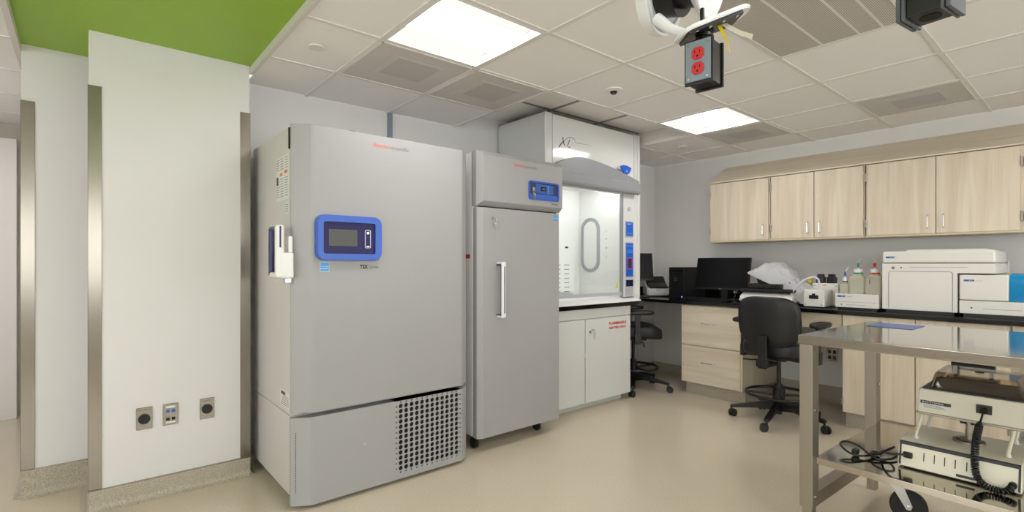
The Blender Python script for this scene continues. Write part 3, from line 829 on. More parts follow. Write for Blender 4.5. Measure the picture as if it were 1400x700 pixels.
# chamber liner
IX0, IX1, IY1 = 2.93, 3.895, 3.555
b = MB()
b.box(IX0-.01, HY+.03, .96, IX0, IY1, 2.02); b.box(IX1, HY+.03, .96, IX1+.01, IY1, 2.02)
b.box(IX0-.01, HY+.03, 2.02, IX1+.01, IY1, 2.03)
b.box(IX0-.01, IY1, .96, IX1+.01, IY1+.01, 2.03)
lin_ = b.build('liner', 'hoodin', r)
bf = MB().box(IX0+.02, IY1-.035, 1.0, 3.78, IY1-.03, 1.40).build('baffle', 'hoodin', lin_)
b = MB()
for k in range(7):
    z = 1.00+.044*k
    for q in range(6): b.box(3.0+q*.127, IY1-.0365, z, 3.08+q*.125, IY1-.0345, z+.008)
b.build('baffle_slots', 'hoodgray', bf)
b = MB(); b.box(3.685, IY1-.004, 1.435, 3.725, IY1+.001, 1.452); b.build('clip', 'black', lin_)
MB().box(3.05, HY+.06, 1.985, 3.85, HY+.11, 2.018, bev=.006).build('chamber_lamp', 'hoodlamp', lin_)
# oval port ring on the right liner wall, and fixture knobs
def yzring(y0, y1, z0, z1, wd, x, d):
    ro = (y1-y0)/2
    o_ = rrect(y0, z0, y1, z1, ro-.0005, 10); i_ = rrect(y0+wd, z0+wd, y1-wd, z1-wd, ro-wd-.0005, 10)
    t = bmesh.new(); n = len(o_)
    A = [t.verts.new((x-d, p[0], p[1])) for p in o_]; Bv = [t.verts.new((x-d, p[0], p[1])) for p in i_]
    A2 = [t.verts.new((x, p[0], p[1])) for p in o_]; B2 = [t.verts.new((x, p[0], p[1])) for p in i_]
    for k in range(n):
        j = (k+1) % n
        t.faces.new((A[k], A[j], Bv[j], Bv[k])); t.faces.new((A[k], A2[k], A2[j], A[j])); t.faces.new((Bv[k], Bv[j], B2[j], B2[k]))
    bmesh.ops.recalc_face_normals(t, faces=t.faces[:]); return t
YO0, YO1 = 3.285, 3.525
b = MB(); b._add(yzring(YO0, YO1, 1.195, 1.74, .032, IX1, .012)); pr = b.build('port_ring', 'ring', lin_)
b = MB(); b.prism(rrect(YO0+.032, 1.228, YO1-.032, 1.707, .085, 8), 'x', IX1-.004, IX1-.001); b.build('port_pane', 'hoodin', pr)
for z in (1.604, 1.526, 1.434, 1.348): MB().cyl((IX1-.014, 3.205, z), (IX1, 3.205, z), .010).build('knob', 'white', lin_)
MB().cyl((IX1-.014, 3.43, 1.08), (IX1, 3.43, 1.08), .01).build('knob', 'white', lin_)
MB().box(IX0, HY+.02, .93, IX1, IY1, .962).build('worktop', 'hoodin', r)
# sash
b = MB(); b.box(2.99, HY+.012, 1.012, 3.875, HY+.018, 1.99); sash = b.build('sash', 'glass', r)
b = MB(); b.box(2.97, HY+.004, .985, 3.89, HY+.024, 1.014, bev=.003); b.build('sash_rail', 'lightgray', sash)
b = MB(); b.box(3.875, HY-.002, .965, 3.895, HY+.03, 1.96, bev=.002); b.box(2.955, HY-.002, .965, 2.99, HY+.03, 1.96, bev=.002); b.build('sash_track', 'hoodgray', sash)
b = MB(); b.box(3.895, HY+.002, .965, 4.062, HY+.028, 1.96); b.build('service_post', 'hoodbase', r)
MB().prism([(3.79, 1.05), (3.802, 1.043), (3.838, 1.115), (3.826, 1.122)], 'y', HY+.0105, HY+.0118).build('yellow_tag', 'yellow', sash)
# service panel on the right post
MB().cyl((3.985, HY-.006, 1.80), (3.985, HY+.004, 1.80), .02).build('round_button', 'lightgray', r)
def pl(z0, z1, m, nm, x0=3.93, x1=4.035):
    f = MB().box(x0-.008, HY-.006, z0-.01, x1+.008, HY+.002, z1+.01, bev=.003).build(nm+'_frame', 'lightgray', r)
    return MB().box(x0, HY-.008, z0, x1, HY-.005, z1).build(nm, m, f)
p1 = pl(1.545, 1.675, 'bluelabel', 'monitor_panel'); text('AIRFLOW', .02, (3.945, HY-.0085, 1.65), '-y', 'paleink', p1, width=.06)
MB().box(3.945, HY-.0088, 1.565, 4.02, HY-.0078, 1.572).build('text_line', 'cyanlabel', p1)
p2 = pl(1.16, 1.475, 'bluelabel', 'instruction_panel')
b = MB(); b.box(3.935, HY-.0088, 1.446, 4.03, HY-.0078, 1.454)
for k in range(4): b.box(3.942, HY-.0088, 1.382+k*.009, 4.024, HY-.0078, 1.386+k*.009)
b.build('text_lines', 'cyanlabel', p2)
MB().box(3.95, HY-.0088, 1.23, 4.015, HY-.0078, 1.335).build('diagram', 'violet', p2)
b = MB(); b._add(frame_ring([(3.948, 1.228), (4.017, 1.228), (4.017, 1.337), (3.948, 1.337)], [(3.953, 1.234), (4.012, 1.234), (4.012, 1.331), (3.953, 1.331)], HY-.0095, HY-.0085)); b.build('diagram_outline', 'coral', p2)
p3 = pl(1.065, 1.125, 'navy', 'switch_panel')
for x in (3.95, 4.0): MB().box(x, HY-.013, 1.08, x+.022, HY-.007, 1.11, bev=.002).build('switch', 'black', p3)
MB().box(3.925, HY-.005, .875+.10, 4.04, HY+.003, 1.0+.05, bev=.002).build('blank_cover', 'lightgray', r)
# ledge (airfoil) and dished top
MB().prism([(HY-.075, .928), (HY-.07, .938), (HY-.02, .955), (HY+.03, .958), (HY+.03, .93), (HY-.06, .924)], 'x', HX0+.01, HX1-.07, bev=.002).build('airfoil', 'white', r)
# base cabinet
bt = thing('base_cabinet', ((HX0+4.0)/2, 3.3, 0), 'white two-door base cabinet marked flammable, under the fume hood', 'cabinet')
BX0, BX1, BY = HX0+.03, 3.985, 2.985
MB().box(BX0, BY+.022, .06, BX1, YB-.02, .885, bev=.003).build('body', 'hoodbase', bt)
MB().box(BX0+.02, BY+.075, 0, BX1-.05, YB-.04, .06).build('plinth', 'hoodbase', bt)
MB().box(BX0, BY, .80, BX1, BY+.02, .885, bev=.002).build('top_rail', 'hoodbase', bt)
for (xa, xb, nm) in ((BX0, 3.342, 0), (3.348, BX1, 1)):
    dd = MB().box(xa+.002, BY, .062, xb-.002, BY+.02, .793, bev=.002).build('door', 'hoodbase', bt)
    if nm:
        hl = MB(); hl.tube([(3.43, BY, .70), (3.43, BY-.03, .70), (3.43, BY-.033, .69), (3.43, BY-.033, .63), (3.43, BY-.028, .62)], .006, 8); hl.build('handle', 'chrome', dd)
        MB().cyl((3.405, BY-.008, .68), (3.405, BY, .68), .012).build('lock', 'chrome', dd)
        text('FLAMMABLE', .036, (3.665, BY-.0006, .722), '-y', 'red', dd, width=.25, bold=.0012)
        text('KEEP FIRE AWAY', .028, (3.665, BY-.0006, .684), '-y', 'red', dd, width=.25, bold=.001)
    else: MB().box(3.332, BY-.003, .46, 3.345, BY+.004, .50).build('hinge', 'hoodbase', dd)
tag(rebase(MB().box(HX0+.005, HY-.045, .886, HX1-.06, YB-.02, .924, bev=.004).build('hood_worktop', 'counter')), 'black slab worktop under the fume hood, above the white base cabinet', 'countertop')

# ------------------------------------------------------------------ right-hand bench
CT = .914
b = MB(); b.box(4.53, -1.6, CT-.032, XR-.002, YB-.002, CT, bev=.003)
tag(rebase(b.build('countertop', 'counter')), 'long black bench countertop along the right wall', 'countertop')
CF = 4.56
b = MB(); b.box(XR-.024, -1.6, CT, XR-.004, YB-.024, CT+.10, bev=.002); b.box(4.55, YB-.022, CT, XR-.024, YB-.004, CT+.10, bev=.002)
tag(b.build('backsplash', 'counter'), 'low black backsplash strip behind the bench countertop along the walls', 'backsplash')
def pull(px, y, z, horiz, par, L=.1):
    b = MB()
    if horiz: p = [(px, y-L/2, z), (px-.028, y-L/2, z), (px-.032, y-L/2+.006, z), (px-.032, y+L/2-.006, z), (px-.028, y+L/2, z), (px, y+L/2, z)]
    else: p = [(px, y, z-L/2), (px-.028, y, z-L/2), (px-.032, y, z-L/2+.006), (px-.032, y, z+L/2-.006), (px-.028, y, z+L/2), (px, y, z+L/2)]
    b.tube(p, .0042, 8); return b.build('handle', 'chrome', par)
# drawer unit
dy0, dy1 = 2.185, 2.80
r = thing('drawer_cabinet', (4.9, (dy0+dy1)/2, 0), 'pale wood drawer cabinet with two large drawers under the bench, left of the near chair', 'cabinet')
MB().box(CF+.022, dy0, .115, XR-.03, dy1, CT-.034).build('body', 'woodv', r)
MB().box(CF+.06, dy0+.0, .0, XR-.05, dy1-.02, .115).build('plinth', 'cove', r)
for z0, z1 in ((.12, .478), (.488, .872)):
    dd = MB().box(CF, dy0+.022, z0, CF+.02, dy1-.003, z1, bev=.002).build('drawer_front', 'woodh', r)
    pull(CF, (dy0+dy1)/2+.02, (z0+z1)/2+.03 if z0 < .3 else .705, True, dd, .12)
MB().box(CF+.004, dy0, .115, CF+.022, dy0+.02, CT-.036).build('end_stile', 'woodedge', r)
# knee-space apron
o = MB().box(CF+.01, 1.40, .755, CF+.03, 2.18, CT-.032, bev=.002).build('apron_panel', 'woodh')
tag(rebase(o), 'pale wood apron panel under the bench above the knee space of the near chair', 'panel', None)
o = MB().box(CF+.01, -.5, .78, CF+.03, .435, CT-.032, bev=.002).build('apron_panel', 'woodh')
tag(rebase(o), 'pale wood apron panel under the bench at the far right, behind the steel cart', 'panel', None)
# two-door base cabinet
cy0, cy1 = .445, 1.395
r = thing('base_cabinet', (4.9, (cy0+cy1)/2, 0), 'pale wood two-door base cabinet under the bench behind the steel cart', 'cabinet')
MB().box(CF+.022, cy0, .115, XR-.03, cy1, CT-.034).build('body', 'woodv', r)
MB().box(CF+.06, cy0+.01, 0, XR-.05, cy1-.01, .115).build('plinth', 'cove', r)
for a, b_ in ((cy0+.004, .932), (.938, cy1-.004)):
    dd = MB().box(CF, a, .12, CF+.02, b_, CT-.036, bev=.002).build('door', 'woodv', r)
    pull(CF, .932-.04 if a < .8 else .938+.04, .78, False, dd)
    yy = a if a < .8 else b_
    b = MB()
    for z in (.2, .78): b.box(CF-.006, yy-.006, z-.03, CF+.03, yy+.008, z+.03, bev=.002)
    b.build('hinge', 'steelleg', dd)
# wall cabinets
UX, UZ0, UZ1 = 4.955, 1.497, 2.100
def wallcab(y0, y1, doors, label, hs):
    r = thing('wall_cabinet', (XR-.17, (y0+y1)/2, UZ0), label, 'wall cabinet', 'pale wood wall cabinets')
    b = MB(); b.box(UX+.021, y0, UZ0, XR-.003, y1, UZ1); b.build('body', 'woodv', r)
    b = MB(); b.box(UX+.002, y0, UZ0-.0, UX+.02, y1, UZ0+.014); b.build('bottom_rail', 'woodedge', r)
    for (a, c_, hside, pside) in doors:
        dd = MB().box(UX, a, UZ0+.016, UX+.019, c_, UZ1-.006, bev=.0015).build('door', 'woodv', r)
        pull(UX, c_-.045 if pside > 0 else a+.045, UZ0+.105, False, dd, .096)
        yy = c_ if hside > 0 else a
        for z in (UZ0+.115, UZ1-.11):
            b = MB(); sg = 1 if hside > 0 else -1
            b.cyl((UX-.002, yy+sg*.007, z-.034), (UX-.002, yy+sg*.007, z+.034), .007, n=12)
            b.box(UX-.0015, yy-.004, z-.03, UX+.02, yy+sg*.006, z+.03)
            b.build('hinge', 'steelleg', dd)
    return r
wallcab(2.118, 2.715, [(2.127, 2.708, 1, -1)], 'leftmost pale wood wall cabinet, with a single door, above the computers', 0)
wallcab(1.352, 2.112, [(1.737, 2.099, 1, -1), (1.362, 1.731, -1, 1)], 'middle pale wood wall cabinet with two narrow doors, above the covered device', 0)
wallcab(.415, 1.346, [(.892, 1.335, 1, -1), (.434, .887, -1, 1)], 'wide pale wood wall cabinet with two doors, above the large white analyzer', 0)
wallcab(-.53, .409, [(-.06, .398, 1, -1), (-.52, -.066, -1, 1)], 'pale wood wall cabinet at the right edge of the photo, mostly out of view', 0)
b = MB(); b.prism([(UX-.004, UZ1+.002), (UX-.004, UZ1+.014), (XR-.004, 2.312), (XR-.004, UZ1+.002)], 'y', .40, 2.717)
o = b.build('sloping_top', 'woodh'); tag(rebase(o), 'long sloping pale wood top over the wall cabinets', 'cabinet top', None)
b = MB(); b.prism([(UX-.004, UZ1+.002), (UX-.004, UZ1+.014), (XR-.004, 2.312), (XR-.004, UZ1+.002)], 'y', -.53, .396)
o = b.build('sloping_top', 'woodh'); tag(rebase(o), 'short sloping pale wood top over the wall cabinet at the right edge', 'cabinet top', None)
# outlet under bench
r = thing('wall_outlet', (XR, 1.70, .44), 'small steel double wall outlet in the knee space under the bench', 'wall outlet')
MB().box(XR-.006, 1.655, .38, XR, 1.745, .50, bev=.002).build('plate', 'guard', r)
for y in (1.68, 1.72):
    b = MB(); b.box(XR-.009, y-.012, .45, XR-.005, y+.012, .482); b.box(XR-.009, y-.012, .398, XR-.005, y+.012, .43); b.build('receptacle', 'black', r)

# ------------------------------------------------------------------ chairs
def make_chair(loc, rz, label):
    r = thing('lab_chair', loc, label, 'chair', 'black drafting chairs', rz)
    L = dict(local=True)
    def seatfn(p):
        p.z += .018*(p.y/.25)**2*(1 if p.z > 0 else .3) - .03*max(0, (p.x/.24))**3
        return p
    MB().superell((.03, 0, .595), .245, .25, .068, .45, .6, fn=seatfn).build('seat', 'satin', r, **L)
    MB().box(-.12, -.1, .505, .12, .1, .535, bev=.01).build('seat_plate', 'black', r, **L)
    def bfn(p):
        y, z = p.y, p.z
        k = 1-.10*max(0, -z/.2)**2
        return Vector((p.x+.22*y*y*4-.12*(z/.2)*.12, y*k, z))
    MB().superell((-.235, 0, .825), .042, .238, .198, .55, .50, nu=44, nv=28, fn=bfn, mat=None).build('backrest', 'satin', r, **L)
    b = MB(); b.box(-.31, -.035, .465, -.285, .035, .72, bev=.008); b.box(-.32, -.042, .48, -.28, .042, .54, bev=.006); b.box(-.30, -.03, .47, -.1, .03, .50, bev=.006)
    b.build('back_support', 'black', r, **L)
    for s in (-1, 1):
        b = MB(); b.tube([(.0, s*.10, .52), (.0, s*.25, .52), (.0, s*.285, .535), (.0, s*.29, .56)], .013, 8); b.box(-.025, s*.29-.012, .52, .025, s*.29+.012, .79, bev=.004)
        b.box(-.03, s*.29-.022, .50, .03, s*.29+.016, .60, bev=.006)
        a = b.build('armrest', 'black', r, **L)
        MB().superell((.02, s*.300, .805), .135, .056, .023, .6, .7).build('arm_pad', 'satin', a, **L)
    b = MB(); b.cyl((0, 0, .10), (0, 0, .30), .032); b.cyl((0, 0, .30), (0, 0, .51), .016); b.cyl((0, 0, .06), (0, 0, .10), .022); b.cyl((0, 0, .17), (0, 0, .27), .045, bev=.006)
    b.build('gas_column', 'black', r, **L)
    b = MB(); b.tube([(.05, .02, .50), (.08, -.14, .485), (.07, -.26, .47)], .006, 8); b.tube([(-.05, .04, .50), (-.06, .2, .48), (-.05, .27, .475)], .006, 8)
    b.build('lever', 'black', r, **L)
    b = MB(); n = 48; b.tube([(.245*math.cos(2*PI*k/n), .245*math.sin(2*PI*k/n), .225) for k in range(n)], .0115, 10, closed=True)
    for k in range(4):
        a = 2*PI*k/4+.5; b.tube([(.04*math.cos(a), .04*math.sin(a), .215), (.245*math.cos(a), .245*math.sin(a), .225)], .009, 8)
    b.build('foot_ring', 'black', r, **L)
    for k in range(5):
        a = math.radians(45+72*k); ca, sa = math.cos(a), math.sin(a); Rm = Matrix.Rotation(a, 4, 'Z')
        b = MB(); b.prism([(.02, .085), (.02, .16), (.10, .155), (.33, .105), (.365, .10), (.365, .075), (.33, .08), (.12, .10)], 'y', -.022, .022, bev=.006, seg=2, mat=Rm)
        lg_ = b.build('base_leg', 'black', r, **L)
        b = MB()
        sw = Matrix.Translation((.355*ca, .355*sa, 0)) @ Matrix.Rotation(a+.9*k, 4, 'Z')
        for s in (-1, 1): b.cyl((-.018, s*.008, .031), (-.018, s*.026, .031), .031, n=20, bev=.006, mat=sw)
        b.cyl((0, 0, .03), (0, 0, .08), .008, mat=sw); b.box(-.03, -.01, .045, .008, .01, .062, bev=.004, mat=sw)
        b.build('caster', 'rubber', lg_, **L)
    return r
ch = make_chair((4.33, 1.775, 0), 0, 'black lab chair with armrests at the bench, its back to the camera')
ch2 = dup(ch, (4.33, 3.21, 0), math.radians(-45), 'black lab chair half hidden behind the fume hood, in the far corner')
for k in [k for k in bpy.data.objects if k.parent == ch2 and k.name.startswith('backrest')]: k.location.z -= .14      # its adjustable back is set lower


# ------------------------------------------------------------------ things on the bench
# far corner monitor
def monitor(loc, rz, label, wd, ht, z0, tilt, stand=True):
    r = thing('computer_monitor', loc, label, 'monitor', 'black flat monitors', rz)
    Tm = Matrix.Translation((0, 0, z0+ht/2)) @ Matrix.Rotation(tilt, 4, 'Y')
    m = MB(); m.box(-.004, -wd/2, -ht/2, .022, wd/2, ht/2, bev=.004, mat=Tm); m.box(.022, -wd*.3, -ht*.3, .05, wd*.3, ht*.3, bev=.01, mat=Tm)
    h_ = m.build('housing', 'pcblack', r, local=True)
    MB().box(-.0055, -wd/2+.008, -ht/2+.016, -.004, wd/2-.008, ht/2-.008, mat=Tm).build('screen', 'screen', h_, local=True)
    MB().box(-.0058, -.012, -ht/2+.004, -.0042, .012, -ht/2+.011, mat=Tm).build('emblem', 'greyink', h_, local=True)
    m = MB(); m.box(.04, -.03, .012, .07, .03, z0+ht*.6, bev=.006); m.build('stand_neck', 'pcblack', r, local=True)
    MB().box(-.06, -.12, 0, .12, .12, .014, bev=.005).build('stand_base', 'pcblack', r, local=True)
    return r
monitor((4.86, 2.535, CT), math.radians(2), 'black flat monitor in front of the wall, right of the computer tower', .545, .325, .105, math.radians(13))
monitor((4.655, 3.40, CT), math.radians(55), 'dark monitor in the far corner, mostly hidden by the fume hood', .36, .30, .185, math.radians(10))
# photo printer / scanner
r = thing('desktop_scanner', (4.95, 3.36, CT), 'small white desktop scanner with dark open lid beside the computer tower', 'scanner', rz=math.radians(52))
b = MB(); b.prism([(-.095, .012), (-.1, .03), (-.105, .085), (-.095, .10), (.0, .145), (.06, .205), (.085, .205), (.09, .012)], 'y', -.125, .125, bev=.014, seg=3)
b.build('body', 'white', r, local=True, ang=50)
b = MB(); b.prism([(-.106, .09), (-.108, .106), (-.02, .152), (.055, .222), (.09, .222), (.07, .19), (.01, .13)], 'y', -.108, .108, bev=.006, seg=2); b.build('lid', 'pcblack', r, local=True)
MB().box(-.10, -.13, 0, .09, .13, .012, bev=.003).build('base', 'black', r, local=True)
MB().box(-.1045, -.02, .07, -.1, .03, .075).build('nameplate', 'greyink', r, local=True)
# computer tower
r = thing('computer_tower', (4.9, 2.95, CT), 'black computer tower with round silver emblem on the bench', 'computer')
TX, ty0, ty1, TZ = 4.705, 2.862, 3.035, CT+.33
b = MB(); b.box(TX+.02, ty0, CT+.006, TX+.42, ty1, TZ, bev=.003); b.build('case', 'pcblack', r)
fp = MB(); fp.box(TX, ty0+.002, CT+.006, TX+.019, ty1-.002, TZ-.002, bev=.003); fp = fp.build('front_panel', 'black', r)
MB().box(TX-.002, ty0+.015, TZ-.072, TX, ty1-.015, TZ-.066).build('drive_slot', 'screen', fp)
MB().box(TX-.002, ty0+.012, TZ-.045, TX, ty1-.012, TZ-.03).build('drive_bay', 'screen', fp)
b = MB(); b.cyl((TX-.003, 2.955, 1.118), (TX, 2.955, 1.118), .017, n=24); eb = b.build('emblem', 'chrome', fp)
MB().cyl((TX-.0038, 2.955, 1.118), (TX-.003, 2.955, 1.118), .012, n=24).build('emblem_disc', 'pcblack', eb)
MB().cyl((TX-.003, 2.882, .94), (TX, 2.882, .94), .006).build('power_light', 'led', fp)
# keyboard
r = thing('keyboard', (4.75, 2.63, CT), 'black keyboard on the bench in front of the monitor', 'keyboard')
kb = MB(); kb.prism([(4.65, CT), (4.65, CT+.012), (4.79, CT+.026), (4.79, CT)], 'y', 2.40, 2.845, bev=.002); kb.build('base', 'black', r)
b = MB()
for rr in range(5):
    for k in range(16):
        x = 4.66+rr*.025; z = CT+.013+rr*.0025
        b.box(x, 2.412+k*.0268, z, x+.019, 2.412+k*.0268+.021, z+.006)
b.build('keys', 'pcblack', r)
# barcode scanner / webcam on stand
r = thing('webcam', (4.72, 2.33, CT), 'small dark webcam on a clip stand on the bench by the monitor', 'webcam')
b = MB(); b.lathe([(0, 0), (.03, 0), (.03, .008), (.012, .014), (0, .014)], (4.72, 2.33, CT)); b.tube([(4.72, 2.33, CT+.01), (4.715, 2.335, CT+.05), (4.725, 2.325, CT+.085)], .006, 8); b.build('stand', 'black', r)
b = MB(); b.superell((4.722, 2.325, CT+.098), .022, .028, .018, .6, .6); b.build('camera_body', 'black', r)
MB().cyl((4.697, 2.325, CT+.098), (4.703, 2.325, CT+.098), .008).build('lens', 'chrome', r)
# white bench scanner with black lid and covered instrument
r = thing('bench_scale', (4.86, 2.02, CT), 'low white rounded instrument base on the bench behind the chair back', 'instrument')
b = MB(); b.prism([(4.62, CT+.03), (4.64, CT+.008), (4.98, CT+.008), (5.0, CT+.11), (4.70, CT+.11), (4.65, CT+.085)], 'y', 1.80, 2.255, bev=.018, seg=3); b.build('body', 'ivory', r, ang=50)
MB().box(4.66, 1.84, CT, 4.96, 2.2, CT+.01).build('feet', 'black', r)
r = thing('black_console', (4.86, 2.02, CT+.112), 'black flat console with a knob lying on the low white instrument', 'console')
b = MB(); b.box(4.64, 1.80, CT+.112, 5.02, 2.24, CT+.142, bev=.006); b.build('tray', 'black', r)
b = MB(); b.box(4.69, 1.90, CT+.142, 4.98, 2.20, CT+.185, bev=.005); b.build('body', 'pcblack', r)
b = MB(); b.cyl((4.672, 1.965, CT+.165), (4.69, 1.965, CT+.165), .018, n=20, bev=.003); b.build('knob', 'black', r)
r = thing('tilted_instrument', (4.87, 1.98, CT+.186), 'dark tilted instrument hidden under a white plastic cover', 'instrument')
b = MB(); b.prism([(2.13, CT+.187), (2.155, CT+.28), (2.125, CT+.29), (2.04, CT+.25), (1.86, CT+.205), (1.82, CT+.187)], 'x', 4.74, 4.95, bev=.006); b.build('body', 'black', r)
b = MB(); b.cyl((4.735, 1.97, CT+.225), (4.75, 1.97, CT+.225), .014); b.build('knob', 'greyink', r)
# plastic cover draped over
def bagfn(u, v):
    y = 2.20-.50*u
    crest = .27+.105*math.sin(PI*min(1, u*1.15+.08))**.8-.20*max(0, u-.45)
    floor_ = max(.02, .275-.235*u-.25*max(0, u-.7))
    a = PI*v                                            # around: front edge -> crest -> rear
    x = 4.88-.17*math.cos(a)*(1+.12*math.sin(5*u+1))
    top = crest
    z = floor_+(top-floor_)*math.sin(a)**.55 if a > .001 else floor_
    if v > .5: z = .15+(top-.15)*max(0, math.sin(a))**.55
    p = Vector((x, y, CT+z))
    nn = noise.noise_vector(p*13)*.024+noise.noise_vector(p*30)*.012+noise.noise_vector(p*70)*.004
    k = min(1, 4*v)
    return p+nn*k
b = MB(); b.grid(bagfn, 44, 34); o = b.build('plastic_cover', 'bag', ang=14)
tag(rebase(o), 'crumpled white plastic cover draped over the dark instrument on the bench', 'plastic cover')
# white pump boxes
def pumpbox(name, x0, x1, y0, y1, z1, label, front):
    r = thing(name, ((x0+x1)/2, (y0+y1)/2, CT), label, 'instrument')
    b = MB(); b.box(x0, y0, CT+.006, x1, y1, z1, bev=.010, seg=3); b.build('housing', 'ivory', r)
    MB().box(x0+.02, y0+.015, CT, x1-.02, y1-.015, CT+.007).build('feet', 'black', r)
    b = MB()
    for yy in (y0+.018, y1-.018):
        for zz in ((CT+.025,) if front else (z1-.02,)): b.cyl((x0-.001, yy, zz), (x0+.002, yy, zz), .004, n=10)
    b.build('screws', 'darkink', r)
    return r
r = pumpbox('pump_unit', 4.66, 4.86, 1.555, 1.712, 1.062, 'small white pump box with black front slot on the bench', True)
ym = 1.632
b = MB(); b.prism(rrect(ym-.042, .955, ym+.042, 1.03, .006), 'x', 4.6585, 4.662); b.build('front_plate', 'ivory', r)
b = MB(); b.box(4.652, ym-.035, .988, 4.6595, ym+.035, 1.018, bev=.002); b.box(4.652, ym-.012, 1.015, 4.6595, ym+.012, 1.032, bev=.002); b.build('connector', 'black', r)
r = pumpbox('pump_unit', 4.87, 5.08, 1.515, 1.715, 1.112, 'taller white box behind the small pump box, carrying two dark valves', False)
for yy in (1.67, 1.585):
    q = MB(); q.box(4.90, yy-.03, 1.112, 4.97, yy+.03, 1.165, bev=.004); q.box(4.905, yy-.022, 1.165, 4.96, yy+.022, 1.19, bev=.004)
    q.build('valve_block', 'black' if yy < 1.6 else 'darkink', r)
MB().box(4.868, 1.61, 1.092, 4.8705, 1.635, 1.10).build('mark', 'coral', r)
# hose arching from the box to the covered instrument
b = MB(); b.cyl((4.72, 1.612, 1.062), (4.72, 1.612, 1.07), .013)
pts = [(4.72, 1.612, 1.068), (4.72, 1.61, 1.11), (4.72, 1.618, 1.15), (4.72, 1.645, 1.166), (4.71, 1.685, 1.16), (4.70, 1.73, 1.135), (4.69, 1.775, 1.09), (4.68, 1.81, 1.03), (4.67, 1.835, .965), (4.66, 1.85, .935)]
o = MB().tube(pts, .0085, 10).build('hose', 'hose'); tag(rebase(o), 'pale flexible hose arching from the small pump box to the covered instrument', 'hose')
# yellow stopper bottle behind
r = thing('yellow_cap_bottle', (5.1, 1.815, CT), 'bottle with a yellow cap behind the plastic cover', 'bottle')
MB().lathe([(0, 0), (.03, 0), (.03, .12), (.014, .16), (.014, .19), (0, .19)], (5.1, 1.815, CT), 20).build('bottle_body', 'bottle', r)
MB().lathe([(0, .19), (.02, .19), (.02, .245), (0, .245)], (5.1, 1.815, CT), 20).build('cap', 'yellow', r)
# reagent tray and bottles
ty0, ty1, tx0, tx1 = 1.180, 1.475, 4.66, 4.98
r = thing('reagent_tray', (4.82, 1.33, CT), 'white open reagent tray with a blue label, holding three bottles', 'tray')
b = MB(); z0, z1 = CT+.018, 1.04
b.box(tx0, ty0, z0, tx0+.012, ty1, z1, bev=.004); b.box(tx1-.012, ty0, z0, tx1, ty1, z1, bev=.004); b.box(tx0+.008, ty0, z0, tx1-.008, ty0+.012, z1, bev=.004); b.box(tx0+.008, ty1-.012, z0, tx1-.008, ty1, z1, bev=.004)
b.box(tx0+.008, ty0+.008, z0+.0, tx1-.008, ty1-.008, z0+.012); b.build('tray_body', 'ivory', r)
b = MB(); b.box(tx0+.015, ty0+.015, CT, tx1-.015, ty1-.015, z0); b.build('feet', 'black', r)
MB().box(tx0-.0008, ty0+.01, .975, tx0+.001, ty1-.01, .9765).build('seam', 'greyink', r)
lb = MB().box(tx0-.001, 1.402, 1.013, tx0+.001, 1.457, 1.027).build('brand_label', 'beclabel', r)
text('B C', .010, (tx0-.0012, 1.43, 1.0165), '-x', 'paleink', lb, width=.022)
text('reagents', .010, (tx0-.0005, 1.395, 1.017), '-x', 'greyink', r, width=.04)
MB().box(tx0-.001, 1.425, .95, tx0+.001, 1.433, .958).build('square_mark', 'darkink', r)
MB().box(tx0-.001, 1.265, .952, tx0+.001, 1.395, .956).build('line_mark', 'lightgray', r)
zf = z0+.0125
def reagent(name, x, y, wx, wy, h, fill, capm, bandm, label, round_=False):
    r = thing(name, (x, y, zf), label, 'bottle', 'reagent bottles in the white tray')
    b = MB(); rad = .012
    sh = h*.76
    def ring(k, z): return [(x+dx*wx*k, y+dy*wy*k, z) for dx, dy in rrect(-1, -1, 1, 1, .35, 4)]
    t = bmesh.new(); lv = [(.97, 0), (1, .01), (1, sh), (.95, sh+.015), (.52, h-.028), (.5, h-.02)]
    R = []
    for k, z in lv: R.append([t.verts.new(p) for p in ring(k, zf+z)])
    n = len(R[0])
    for A, Bq in zip(R, R[1:]):
        for i in range(n): t.faces.new((A[i], A[(i+1) % n], Bq[(i+1) % n], Bq[i]))
    t.faces.new(R[0]); t.faces.new(R[-1]); bmesh.ops.recalc_face_normals(t, faces=t.faces[:]); b._add(t)
    b.build('bottle_body', 'bottle', r)
    if fill:
        t = bmesh.new(); R = [[t.verts.new(p) for p in ring(.95, zf+z)] for z in (.003, fill)]
        for i in range(n): t.faces.new((R[0][i], R[0][(i+1) % n], R[1][(i+1) % n], R[1][i]))
        t.faces.new(R[0]); t.faces.new(R[1]); bmesh.ops.recalc_face_normals(t, faces=t.faces[:])
        b = MB(); b._add(t); b.build('liquid', 'liquid', r)
    cr = min(wx, wy)*.55
    MB().lathe([(0, h-.02), (cr, h-.02), (cr, h+.012), (cr*.9, h+.016), (0, h+.016)], (x, y, zf), 22).build('cap', 'white', r)
    MB().lathe([(cr*1.06, h-.024), (cr*1.1, h-.022), (cr*1.1, h-.012), (cr*1.06, h-.01)], (x, y, zf), 22).build('cap_band', bandm, r)
    MB().cyl((x, y, zf+h+.014), (x, y, zf+h+.034), .005).build('stem', 'white', r)
    MB().cyl((x, y, zf+h+.030), (x, y, zf+h+.066), .0085, .006 if capm != 'redplastic' else .012, n=14).build('connector', capm, r)
    return r
a = reagent('reagent_bottle', 4.755, 1.432, .04, .030, .205, 0, 'blueplastic', 'violet', 'small white reagent bottle with blue connector, left in the tray')
b = reagent('reagent_bottle', 4.79, 1.350, .062, .056, .275, .135, 'greenplastic', 'greenplastic', 'tall translucent reagent bottle with green connector, middle of the tray')
c_ = reagent('reagent_bottle', 4.79, 1.237, .062, .055, .275, .140, 'redplastic', 'redplastic', 'tall translucent reagent bottle with red connector, right in the tray')
